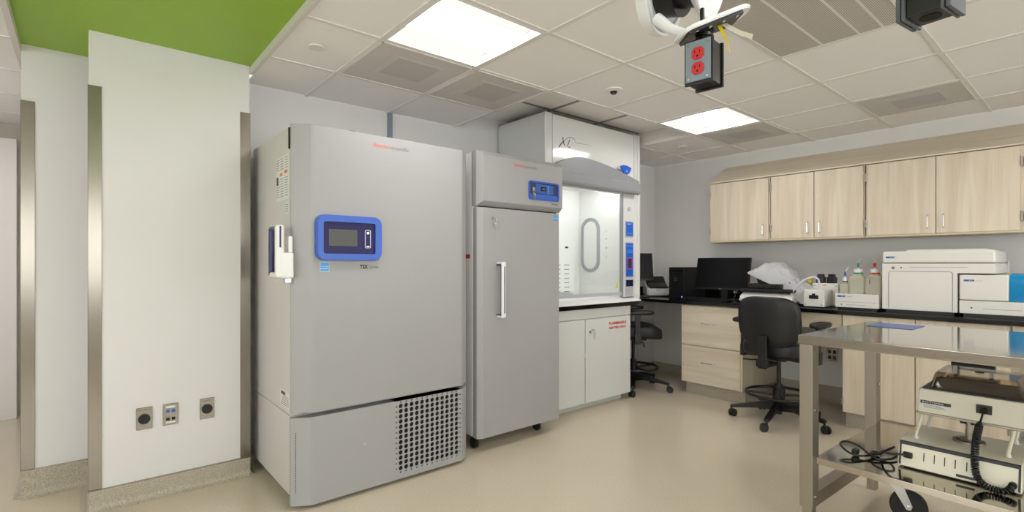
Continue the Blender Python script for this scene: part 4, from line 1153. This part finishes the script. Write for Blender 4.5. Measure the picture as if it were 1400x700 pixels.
MB().box(4.7265, 1.252, 1.12, 4.7285, 1.258, 1.155).build('red_mark', 'red', c_)
text('WASTE', .014, (4.7272, 1.275, 1.163), '-x', 'greyink', c_)
MB().box(4.713, 1.428, 1.0, 4.7155, 1.438, 1.04).build('blue_mark', 'violet', a)
pts = [(4.79, 1.237, zf+.34), (4.80, 1.24, zf+.365), (4.84, 1.265, zf+.375), (4.88, 1.30, zf+.34), (4.93, 1.335, zf+.25), (4.97, 1.36, zf+.13), (4.99, 1.38, zf+.03)]
o = MB().tube(pts, .0025, 6).build('tubing', 'hose'); tag(rebase(o), 'thin clear tubing looping up from the red connector of the right reagent bottle', 'tubing')
o = MB().tube([(4.79, 1.35, zf+.34), (4.792, 1.345, zf+.355), (4.80, 1.335, zf+.37)], .0025, 6).build('tubing', 'hose'); tag(rebase(o), 'short clear tubing end on the green connector of the middle reagent bottle', 'tubing')
o = MB().tube([(4.755, 1.432, zf+.27), (4.76, 1.42, zf+.29), (4.765, 1.41, zf+.31)], .0025, 6).build('tubing', 'hose'); tag(rebase(o), 'short clear tubing end on the blue connector of the small reagent bottle', 'tubing')
# large analyzer
r = thing('flow_analyzer', (4.95, .85, CT), 'large white boxy analyzer with rounded top on the bench', 'instrument')
AX, AY0, AYm, AY1 = 4.67, .527, .722, 1.160
b = MB(); b.box(AX, AY0, 1.283, 5.23, AY1, 1.372, bev=.016, seg=3); b.box(AX+.03, AY0+.04, 1.36, 5.18, AY1-.14, 1.383, bev=.010, seg=2); b.build('top_cover', 'ivory', r)
b = MB(); b.box(AX, AY0, 1.212, 5.23, AY1, 1.281, bev=.004); b.box(AX, AYm, .936, 5.23, AY1, 1.22, bev=.004); b.build('body', 'ivory', r)
MB().box(AX+.02, AYm+.02, CT, 5.2, AY1-.02, .937).build('feet', 'black', r)
pts = [(AX-.0006, p[0], p[1]) for p in [(1.118, .945), (1.118, 1.195)]+[(1.100+.018*math.cos(a*PI/12), 1.205+.018*math.sin(a*PI/12)) for a in range(0, 7)]+[(.765-.018*math.sin(a*PI/12), 1.205+.018*math.cos(a*PI/12)) for a in range(0, 7)]+[(.747, 1.195), (.747, .945)]]
MB().tube(pts, .0016, 6).build('panel_seam', 'greyink', r)
MB().box(AX-.001, AY0+.006, 1.2805, AX+.001, AY1-.006, 1.2835).build('cover_seam', 'greyink', r)
lb = MB().box(AX-.001, 1.082, 1.320, AX+.001, 1.136, 1.334).build('brand_label', 'beclabel', r)
text('B C', .010, (AX-.0013, 1.11, 1.3235), '-x', 'paleink', lb, width=.022)
text('flow', .011, (AX-.0006, 1.078, 1.323), '-x', 'lightgray', r, width=.02)
b = MB(); b.cyl((AX-.0012, 1.09, 1.248), (AX+.001, 1.09, 1.248), .011, n=18); b.build('round_emblem', 'greyink', r)
MB().box(AX-.001, 1.036, 1.246, AX+.001, 1.046, 1.254).build('square_mark', 'darkink', r)
MB().box(AX-.001, .67, 1.252, AX+.001, .99, 1.256).build('line_mark', 'lightgray', r)
b = MB(); b.tube([(5.235, AY0-.004, 1.30), (5.235, AY0-.006, 1.21)], .008, 8); b.build('rear_hook', 'ivory', r)
# plate loader
r = thing('plate_loader', (4.9, .3, CT), 'lower white loader unit with blue translucent cover beside the large analyzer', 'instrument')
LX = 4.67; ly0, lyc, ly1 = .02, .462, .712
b = MB(); b.box(LX, lyc, 1.028, 5.15, ly1, 1.203, bev=.010, seg=3); b.box(LX, ly0, .936, 5.15, ly1, 1.026, bev=.004); b.build('body', 'ivory', r)
b = MB(); b.box(5.0, ly0, 1.026, 5.15, lyc, 1.19, bev=.004); b.box(LX+.05, ly0, 1.026, 5.0, lyc, 1.03); b.build('loading_bay', 'ivory', r)
MB().prism([(LX+.002, 1.028), (LX+.002, 1.17), (LX+.03, 1.205), (LX+.15, 1.212), (5.0, 1.212), (5.0, 1.206), (LX+.15, 1.206), (LX+.034, 1.2), (LX+.008, 1.167), (LX+.008, 1.028)], 'y', ly0, lyc-.003).build('cover', 'bluelid', r)
MB().box(LX+.04, .10, 1.03, LX+.22, .42, 1.10, bev=.01).build('carousel', 'ivory', r)
MB().box(LX+.02, ly0+.02, CT, 5.1, ly1-.02, .937).build('feet', 'black', r)
lb = MB().box(LX-.001, .633, 1.158, LX+.001, .688, 1.170).build('brand_label', 'beclabel', r)
text('B C', .009, (LX-.0013, .662, 1.1605), '-x', 'paleink', lb, width=.022)
text('loader', .010, (LX-.0006, .625, 1.160), '-x', 'lightgray', r, width=.035)
MB().box(LX-.001, lyc+.002, 1.0255, LX+.001, ly1-.004, 1.0285).build('seam', 'greyink', r)
MB().box(LX-.001, .643, .972, LX+.001, .652, .981).build('square_mark', 'darkink', r)
MB().box(LX-.001, .40, .970, LX+.001, .59, .974).build('line_mark', 'lightgray', r)

# ------------------------------------------------------------------ stainless cart (local frame: +x depth, -y length)
A = math.radians(-2.0)
r = thing('steel_cart', (2.56, .965, 0), 'stainless steel two-tier work cart on casters at the right front', 'cart', rz=A)
L = dict(local=True)
TZ = .946; DP = .96; LN = 1.55
b = MB(); b.box(0, -LN, TZ-.042, DP, 0, TZ, bev=.003, seg=2); b.build('top', 'steel', r, **L)
SZ = .386
b = MB(); b.box(.03, -LN+.064, SZ-.03, DP-.06, -.064, SZ, bev=.002); b.build('lower_shelf', 'steel', r, **L)
legs = [(.004, -.005), (DP-.112, -.005), (.004, -LN+.005), (DP-.112, -LN+.005)]
for (lx, lyy) in legs:
    s = -1 if lyy > -.5 else 1
    b = MB()
    ya, yb = sorted((lyy, lyy+s*.058))
    b.box(lx, ya, .15, lx+.07, yb, TZ-.042, bev=.003)
    b.box(lx+.01, ya+.008, .0, lx+.06, yb-.008, .15, bev=.002)
    lg_ = b.build('leg', 'steelleg', r, **L)
    b = MB()
    for z in (.20, .60): b.cyl((lx+.028, ya-.006, z), (lx+.028, ya, z), .008, n=12); 
    b.build('leg_screw', 'chrome', lg_, **L)
for s, yy in ((-1, -.006), (1, -LN+.006)):
    b = MB(); ya, yb = sorted((yy, yy+s*.056))
    b.box(.074, ya, .15, DP-.112, yb, .215, bev=.003); b.build('side_rail', 'steelleg', r, **L)
for s, yy in ((-1, -.25), (1, -LN+.25)):
    for xx in (.56,):
        W = Matrix.Translation((xx+.01, yy+.02, 0)) @ Matrix.Rotation(math.radians(-72), 4, 'Z')
        cb = MB(); cb.box(-.03, -.03, .215, .03, .03, SZ-.031, bev=.004, mat=W); cb.box(-.05, -.045, .195, .05, .045, .215, mat=W)
        for q in (-.026, .026):
            cb.prism([(-.035, .195), (.02, .195), (.062, .085), (.055, .066), (.038, .066)], 'y', q-.003, q+.003, mat=W)
        cb.cyl((.048, -.036, .077), (.048, .036, .077), .010, n=14, mat=W)
        cc = cb.build('caster_fork', 'chrome', r, **L)
        MB().cyl((.048, -.017, .077), (.048, .017, .077), .077, n=36, bev=.006, mat=W).build('caster_wheel', 'rubber', cc, **L)
# blue sheet lying on the cart
o = MB().prism([(3.195, .868), (3.43, .866), (3.432, .662), (3.19, .665)], 'z', TZ+.0006, TZ+.002).build('blue_sheet', 'bluepaper')
BLUE = o
tag(o, 'shiny blue printed sheet lying on top of the steel cart', 'sheet')
# shaker: control base
sz = SZ+.001
r = thing('shaker', (2.95, .43, sz), 'cream laboratory shaker with smoky lid on the lower cart shelf', 'shaker')
bx0, bx1, by0, by1, bz0, bz1 = 2.752, 3.14, .236, .627, sz+.006, .497
b = MB(); b.prism([(bx0, bz0), (bx0+.022, bz1), (bx1-.02, bz1), (bx1, bz0)], 'y', by0, by1, bev=.003); b.build('base', 'cream', r)
MB().box(bx0+.02, by0+.02, sz, bx1-.02, by1-.02, bz0+.002).build('feet', 'black', r)
def fx(z): return bx0+.022*(z-bz0)/(bz1-bz0)
b = MB(); b.prism([(fx(bz1-.012)-.002, bz1-.014), (fx(bz1-.003)-.002, bz1-.003), (fx(bz1)+.004, bz1+.001), (fx(bz1-.012)+.006, bz1-.014)], 'y', by0+.004, by1-.004)
for yy in (by1-.012, by0+.004): b.prism([(fx(bz0)-.002, bz0+.006), (fx(bz1-.01)-.002, bz1-.012), (fx(bz1-.01)+.006, bz1-.012), (fx(bz0)+.006, bz0+.006)], 'y', yy, yy+.007)
b.build('edge_trim', 'darkink', r)
b = MB()
for yy in (.535, .50, .466, .432, .396): b.prism([(fx(.43)-.001, .43), (fx(.465)-.001, .465), (fx(.465)+.004, .465), (fx(.43)+.004, .43)], 'y', yy, yy+.003)
b.build('vent_slots', 'matblack', r)
b = MB(); b.box(fx(.445)-.014, .575, .430, fx(.445)+.004, .607, .455, bev=.004); b.build('power_socket', 'black', r)
b = MB(); b.prism([(fx(.402)-.001, .402), (fx(.412)-.001, .412), (fx(.412)+.004, .412), (fx(.402)+.004, .402)], 'y', .372, .43); nb = b.build('nameplate', 'darkink', r)
b = MB(); b.lathe([(0, 0), (.055, 0), (.055, .010), (.045, .014), (0, .014)], (2.97, .42, bz1)); b.cyl((2.97, .42, bz1+.01), (2.97, .42, .60), .012); b.build('drive_disc', 'steelleg', r)
b = MB(); b.cyl((2.94, .452, bz1+.012), (2.94, .452, bz1+.018), .006, n=10); b.cyl((2.94, .39, bz1+.012), (2.94, .39, bz1+.018), .006, n=10); b.build('disc_bolts', 'darkink', r)
b = MB(); b.box(2.96, .40, .575, 3.0, .45, .59, bev=.003); b.build('crank_arm', 'black', r)
uz0, uz1 = .602, .712
ux0, ux1, uy0, uy1 = 2.892, 3.30, .20, .585
for (xx, yy) in ((2.86, .583), (3.10, .583), (2.86, .285), (3.10, .285)):
    b = MB(); b.tube([(xx, yy, bz1-.002), (xx+.003, yy, bz1+.02), (xx+.03, yy-.012, bz1+.085), (xx+.04, yy-.014, uz0+.002)], .0068, 8); b.lathe([(0, 0), (.010, 0), (.010, .008), (.007, .014), (0, .014)], (xx, yy, bz1), 12); b.build('support_rod', 'cream', r)
b = MB(); b.prism([(ux0, uz0+.008), (ux0+.028, uz1), (ux1-.02, uz1), (ux1, uz0+.008)], 'y', uy0, uy1, bev=.003); b.build('platform', 'cream', r)
MB().box(ux0-.006, uy0-.006, uz0, ux1+.004, uy1+.006, uz0+.009, bev=.002).build('platform_flange', 'steelleg', r)
def ufx(z): return ux0+.028*(z-uz0-.008)/(uz1-uz0-.008)
lb = MB(); lb.prism([(ufx(.631)-.001, .631), (ufx(.663)-.001, .663), (ufx(.663)+.002, .663), (ufx(.631)+.002, .631)], 'y', .470, .576); lb = lb.build('nameplate', 'paper', r)
q = MB(); q.prism([(ufx(.650)-.0016, .650), (ufx(.663)-.0016, .663), (ufx(.663)+.001, .663), (ufx(.650)+.001, .650)], 'y', .470, .576); q.build('nameplate_band', 'darkink', lb)
o = text('ROTOMIX', .013, (ufx(.656)-.0022, .570, .6515), '-x', 'paper', lb, width=.075)
q = MB()
for k in range(3): q.prism([(ufx(.634+k*.005)-.0016, .634+k*.005), (ufx(.6355+k*.005)-.0016, .6355+k*.005), (ufx(.636)+.001, .6355+k*.005), (ufx(.634)+.001, .634+k*.005)], 'y', .485+.008*k, .565)
q.build('fine_print', 'greyink', lb)
q = MB(); q.box(ufx(.662)-.006, .338, .645, ufx(.662)+.006, .388, .682, bev=.002); sk = q.build('cord_socket', 'black', r)
q = MB(); q.cyl((ufx(.662)-.022, .363, .658), (ufx(.662)-.004, .363, .662), .012, n=14); q.build('cord_plug', 'black', sk)
MB().box(ux0+.035, uy0+.01, uz1, ux1-.03, uy1-.012, uz1+.006, bev=.002).build('rubber_mat', 'darkink', r)
# smoky lid
lx0, lx1, lyy0, lyy1, lz0, lz1 = 2.945, 3.235, .245, .555, uz1+.006, uz1+.078
def lidring(o_, z): return [(p[0], p[1], z) for p in rrect(lx0+o_, lyy0+o_, lx1-o_, lyy1-o_, .025, 4)]
t = bmesh.new(); R = [[t.verts.new(p) for p in lidring(o_, z)] for o_, z in ((-.006, lz0), (0, lz0+.003), (.016, lz1-.01), (.024, lz1))]
n = len(R[0])
for A_, B_ in zip(R, R[1:]):
    for i in range(n): t.faces.new((A_[i], A_[(i+1) % n], B_[(i+1) % n], B_[i]))
t.faces.new(R[-1]); bmesh.ops.recalc_face_normals(t, faces=t.faces[:]); bmesh.ops.solidify(t, geom=t.faces[:], thickness=.003)
b = MB(); b._add(t); lid = b.build('lid', 'smoky', r)
b = MB(); b.lathe([(0, 0), (.016, 0), (.016, .002), (0, .002)], (3.08, .40, lz1+.0005), 20); b.build('lid_hole', 'matblack', lid)
q = MB(); q.tube([(3.33, .535, .778), (3.33, .375, .778)], .024, 20); q.cyl((3.33, .52, .72), (3.33, .52, .77), .008); q.cyl((3.33, .39, .72), (3.33, .39, .77), .008); q.box(3.28, .36, .70, 3.345, .55, .722, bev=.003); q.build('roller_handle', 'black', r)
# coiled cord from the platform down to the base
path = [Vector(p) for p in [(ufx(.655)-.024, .363, .657), (2.862, .365, .638), (2.825, .368, .61), (2.775, .371, .56), (2.738, .370, .49), (2.722, .362, .435), (2.715, .338, .407), (2.712, .305, .400), (2.714, .275, .404), (fx(.41)-.012, .262, .418)]]
def catmull(P_, n=10):
    out = []
    for i in range(len(P_)-1):
        p0, p1, p2, p3 = P_[max(i-1, 0)], P_[i], P_[i+1], P_[min(i+2, len(P_)-1)]
        for k in range(n):
            t_ = k/n
            out.append(.5*((2*p1)+(-p0+p2)*t_+(2*p0-5*p1+4*p2-p3)*t_*t_+(-p0+3*p1-3*p2+p3)*t_**3))
    out.append(P_[-1]); return out
sm = catmull(path, 40)
hel = []; ph = 0; N = len(sm)
for i, p in enumerate(sm):
    d_ = (sm[min(i+1, N-1)]-sm[max(i-1, 0)]); sl = (sm[i]-sm[i-1]).length if i else 0
    d_.normalize(); u_ = d_.cross(Vector((0, 1, .2))).normalized(); v_ = d_.cross(u_)
    f_ = i/N
    rad = .0105*min(1, max(0, (f_-.17)/.05))*min(1, max(0, (1-f_)/.05))
    ph += 2*PI*sl/.0085
    hel.append(p+u_*rad*math.cos(ph)+v_*rad*math.sin(ph))
sm = catmull(path, 150); hel = []; ph = 0; N = len(sm)
for i, p in enumerate(sm):
    d_ = (sm[min(i+1, N-1)]-sm[max(i-1, 0)]); sl = (sm[i]-sm[i-1]).length if i else 0
    d_.normalize(); u_ = d_.cross(Vector((0, 1, .2))).normalized(); v_ = d_.cross(u_)
    f_ = i/N
    rad = .0105*min(1, max(0, (f_-.17)/.05))*min(1, max(0, (1-f_)/.05))
    ph += 2*PI*sl/.0085
    hel.append(p+u_*rad*math.cos(ph)+v_*rad*math.sin(ph))
MB().tube(hel, .0036, 6).build('coiled_cord', 'black', r)
MB().cyl((fx(.42)-.014, .262, .420), (fx(.42)+.002, .262, .420), .013, n=16).build('cord_socket', 'black', r)
# power cord loops on the shelf left of the shaker
q = [Vector(p) for p in [(fx(.445)-.012, .592, .444), (2.735, .64, .440), (2.76, .675, .425), (2.80, .70, .402), (2.84, .72, .398), (2.82, .74, .402), (2.76, .72, .41), (2.78, .68, .43), (2.84, .66, .44), (2.86, .68, .42), (2.80, .72, .398), (2.72, .76, .40), (2.70, .80, .41), (2.74, .845, .425), (2.79, .84, .43), (2.80, .79, .42), (2.77, .74, .405), (2.75, .70, .395), (2.80, .66, .395), (2.85, .65, .40)]]
MB().tube(catmull(q, 8), .0048, 8).build('power_cord', 'black', r)
b = MB(); b.box(2.735, .775, .391, 2.775, .80, .416, bev=.006); b.build('power_plug', 'black', r)

# ------------------------------------------------------------------ hanging cord reel with outlet box
def outlet_box(r, c, rz, face):
    Mx = Matrix.Translation(c) @ Matrix.Rotation(rz, 4, 'Z')
    b = MB()
    b.box(-.030, -.036, -.058, .030, .036, .058, bev=.003, mat=Mx)
    bx = b.build('outlet_box', 'black', r, local=True)
    for s in (-1, 1):
        q = MB(); q.box(s*.030, -.041, -.063, s*.040, .041, .063, bev=.002, mat=Mx); q.build('flange', 'black', bx, local=True)
    q = MB(); q.box(-.0435, -.036, -.055, -.040, .036, .058, bev=.001, mat=Mx); fp = q.build('faceplate', 'greyplate', bx, local=True)
    for z in (.021, -.021):
        q = MB(); q.prism([(p[0], p[1]+z) for p in [(-.017, -.009), (-.009, -.017), (.009, -.017), (.017, -.009), (.017, .009), (.009, .017), (-.009, .017), (-.017, .009)]], 'x', -.0475, -.043, bev=.001, mat=Mx); rc = q.build('receptacle', 'redplastic', fp, local=True)
        q = MB()
        for dy, dz, a_, b_ in ((-.007, .004, .0012, .004), (.007, .004, .0012, .004), (0, -.008, .0026, .0026)): q.box(-.0480, dy-a_, z+dz-b_, -.0472, dy+a_, z+dz+b_, mat=Mx)
        q.build('slots', 'matblack', rc, local=True)
    q = MB()
    for y in (-.027, .027):
        for z in (-.048, .048): q.cyl((-.0455, y, z), (-.043, y, z), .0035, n=10, mat=Mx)
    q.build('screws', 'chrome', fp, local=True)
    q = MB(); q.lathe([(0, 0), (.022, 0), (.022, .001), (0, .001)], (0, 0, -.0592), 20, mat=Mx); q.build('bottom_knockout', 'matblack', bx, local=True)
    return bx
def dep(x, y, t, F=697, CX=700, CY=361, TH=.6995):
    c, s = math.cos(TH), math.sin(TH); rr = (x-CX)/F*t
    return Vector((rr*c+t*s, -rr*s+t*c, H+(CY-y)/F*t))
cb = dep(963, 89, 1.46)
r = thing('cord_reel', (0, 0, 0), 'white ceiling cord reel with hanging grey outlet box and red receptacles', 'cord reel')
BXR = math.radians(6)
outlet_box(r, cb, BXR, 1)
base = Vector((cb.x, cb.y, cb.z+.058))
b = MB(); b.cyl(base, base+Vector((0, 0, .035)), .017); b.cyl(base+Vector((0, 0, .02)), base+Vector((0, 0, .028)), .024); b.cyl(base+Vector((.002, 0, .035)), base+Vector((.002, 0, .062)), .026, n=20, bev=.004); b.build('cord_grip', 'black', r)
# slanted mouth plate of the reel, axis seen edge-on and tilted
pc = dep(972, 37, 1.46)
right = Vector((.765, -.644, 0)); fw = Vector((.644, .765, 0)); up = Vector((0, 0, 1))
def fr(o, e1, e2, e3): return Matrix(((e1.x, e2.x, e3.x, o.x), (e1.y, e2.y, e3.y, o.y), (e1.z, e2.z, e3.z, o.z), (0, 0, 0, 1)))
e1 = (right*.93+up*.37).normalized(); e3 = (up*.93-right*.37).normalized(); e2 = e3.cross(e1)
Mp = fr(pc, e1, e2, e3)
b = MB(); b.prism(rrect(-.105, -.055, .115, .055, .05, 8), 'z', 0, .012, bev=.003, seg=2, mat=Mp); pl_ = b.build('mouth_plate', 'reelwhite', r)
b = MB(); b.prism(rrect(-.085, -.045, .08, .045, .01, 3), 'z', -.008, 0, mat=Mp); mb_ = b.build('mouth_underside', 'black', pl_)
b = MB()
for k in (-.06, -.02, .02, .06):
    for s in (-.036, .036): b.cyl(Mp @ Vector((k, s, -.010)), Mp @ Vector((k, s, -.007)), .005, n=10)
b.build('mouth_screws', 'chrome', mb_)
# drum: two dished white flanges with a dark cable core
oc = dep(926, -14, 1.56)
ax = (right*.72-up*.22-fw*.65).normalized()
e2 = up-ax*up.dot(ax); e2.normalize(); e1 = e2.cross(ax)
Mr = fr(oc, e1, e2, ax)
R1 = .115
b = MB(); b.lathe([(.0, -.030), (.06, -.030), (R1-.006, -.022), (R1, -.010), (R1, .0), (R1-.008, .0), (R1-.012, -.008), (.06, -.018), (0, -.018)], (0, 0, -.03), 48, mat=Mr); b.build('reel_flange', 'reelwhite', r)
b = MB(); b.lathe([(0, .0), (.055, .0), (R1*.78, .03), (R1*.80, .036), (R1*.80, .042), (R1*.76, .042), (.055, .012), (0, .012)], (0, 0, .066), 48, mat=Mr); b.build('reel_flange', 'reelwhite', r)
b = MB(); b.lathe([(0, -.05), (.055, -.05), (.055, .07), (0, .07)], (0, 0, 0), 32, mat=Mr); b.build('drum_core', 'black', r)
b = MB(); b.lathe([(.05, -.046), (.075, -.046), (.078, .02), (.05, .02)], (0, 0, 0), 48, mat=Mr); b.build('cable_winding', 'black', r)
# outer shell of the reel housing
b = MB()
b.lathe([(R1+.004, -.075), (R1+.012, -.07), (R1+.014, -.04), (R1+.012, -.034), (R1+.004, -.034), (R1*.6, -.088), (0, -.088), (0, -.095), (R1*.6, -.095)], (0, 0, 0), 48, mat=Mr); hs = b.build('housing', 'reelwhite', r)
pm = dep(930, 35, 1.5)
b = MB(); b.tube([dep(898, 26, 1.52), dep(916, 39, 1.49), dep(938, 46, 1.46)], [.018, .015, .012], 12); b.build('housing_arm', 'reelwhite', hs)
b = MB(); b.cyl(dep(960, 12, 1.47), dep(960, 40, 1.465), .006); b.build('cord', 'black', r)
b = MB(); tp = Vector((oc.x, oc.y, C)); b.cyl(oc+Vector((0, 0, .0)), tp, .016); b.box(oc.x-.06, oc.y-.06, C-.012, oc.x+.06, oc.y+.06, C, bev=.003); b.build('ceiling_mount', 'reelwhite', r)
lb = MB(); q0, q1 = dep(897, 18, 1.40), dep(918, 32, 1.40)
# tags on the mouth plate
b = MB(); a0, a1, a2 = dep(981, 30, 1.45), dep(991, 50, 1.43), dep(998, 72, 1.42)
def strip(p, wd, dirv):
    t = bmesh.new(); V = [(t.verts.new(q-dirv*w_/2), t.verts.new(q+dirv*w_/2)) for q, w_ in zip(p, wd)]
    for (a, b2), (c2, d2) in zip(V, V[1:]): t.faces.new((a, b2, d2, c2))
    bmesh.ops.solidify(t, geom=t.faces[:], thickness=.0006); return t
b._add(strip([a0, dep(987, 42, 1.44), a1, a2], [.014, .011, .007, .002], right)); o = b.build('yellow_streamer', 'yellow', r)
b = MB(); b._add(strip([dep(985, 30, 1.45), dep(998, 38, 1.45), dep(1012, 45, 1.46), dep(1029, 50, 1.48)], [.012, .015, .015, .014], (up*.9+right*.2).normalized())); tg = b.build('paper_tag', 'cream', r)
# second hanging box, upper right
r2 = thing('hanging_outlet_box', (0, 0, 0), 'dark hanging outlet box at the top edge of the photo on the right', 'outlet box')
c2 = dep(1272, -3, 1.06)
Mx2 = math.radians(-8)
Mq = Matrix.Translation(c2) @ Matrix.Rotation(Mx2, 4, 'Z')
b = MB(); b.box(-.036, -.030, -.04, .036, .030, .075, bev=.003, mat=Mq); bx = b.build('outlet_box', 'black', r2, local=True)
for s in (-1, 1):
    q = MB(); q.box(-.043, s*.030, -.045, .043, s*.036, .08, bev=.0015, mat=Mq); q.box(-.041, s*.038, -.045, .041, s*.046, .08, bev=.0015, mat=Mq); q.build('flange', 'boxgrey', bx, local=True)
q = MB(); q.lathe([(0, 0), (.019, 0), (.019, .001), (0, .001)], (0, 0, -.0412), 24, mat=Mq); q.build('bottom_knockout', 'matblack', bx, local=True)
q = MB(); q.box(-.036, .047, -.03, .036, .0478, .07, mat=Mq); fpq = q.build('faceplate', 'boxgrey', bx, local=True)
q = MB(); q.cyl(Mq @ Vector((0, .049, -.02)), Mq @ Vector((0, .0475, -.02)), .004, n=10); q.build('screws', 'chrome', fpq, local=True)
q = MB(); q.cyl(c2+Vector((0, 0, .075)), Vector((c2.x, c2.y, C)), .008); q.cyl(c2+Vector((0, 0, .075)), c2+Vector((0, 0, .11)), .017); q.build('drop_cord', 'black', r2)
q = MB(); q.box(c2.x-.05, c2.y-.05, C-.01, c2.x+.05, c2.y+.05, C, bev=.003); q.build('ceiling_mount', 'reelwhite', r2)
# put the origins of the two hanging things at their lowest point
for root, z in ((r, cb.z-.063), (r2, c2.z-.045)):
    base = Vector((cb.x, cb.y, z)) if root is r else Vector((c2.x, c2.y, z))
    for chd in [k for k in bpy.data.objects if k.parent == root]: chd.location = chd.location-base
    root.location = base

# ------------------------------------------------------------------ camera, world, render look
cam = bpy.data.cameras.new('camera'); co = bpy.data.objects.new('camera', cam); COL.objects.link(co)
cam.sensor_fit = 'HORIZONTAL'; cam.sensor_width = 36; cam.lens = 697/1400*36
cam.shift_y = 11/1400; cam.clip_start = .02
co.location = (0, 0, H)
TH = .6995
fwd = Vector((math.sin(TH), math.cos(TH), 0))
co.rotation_euler = fwd.to_track_quat('-Z', 'Y').to_euler()
S.camera = co
wd = bpy.data.worlds.new('world'); S.world = wd; wd.use_nodes = True
wd.node_tree.nodes['Background'].inputs['Color'].default_value = (1, .99, 1, 1)
wd.node_tree.nodes['Background'].inputs['Strength'].default_value = 3.1
vs = S.view_settings
vs.view_transform = 'Standard'; vs.look = 'None'; vs.gamma = 1; vs.use_curve_mapping = False
vs.exposure = 0.55
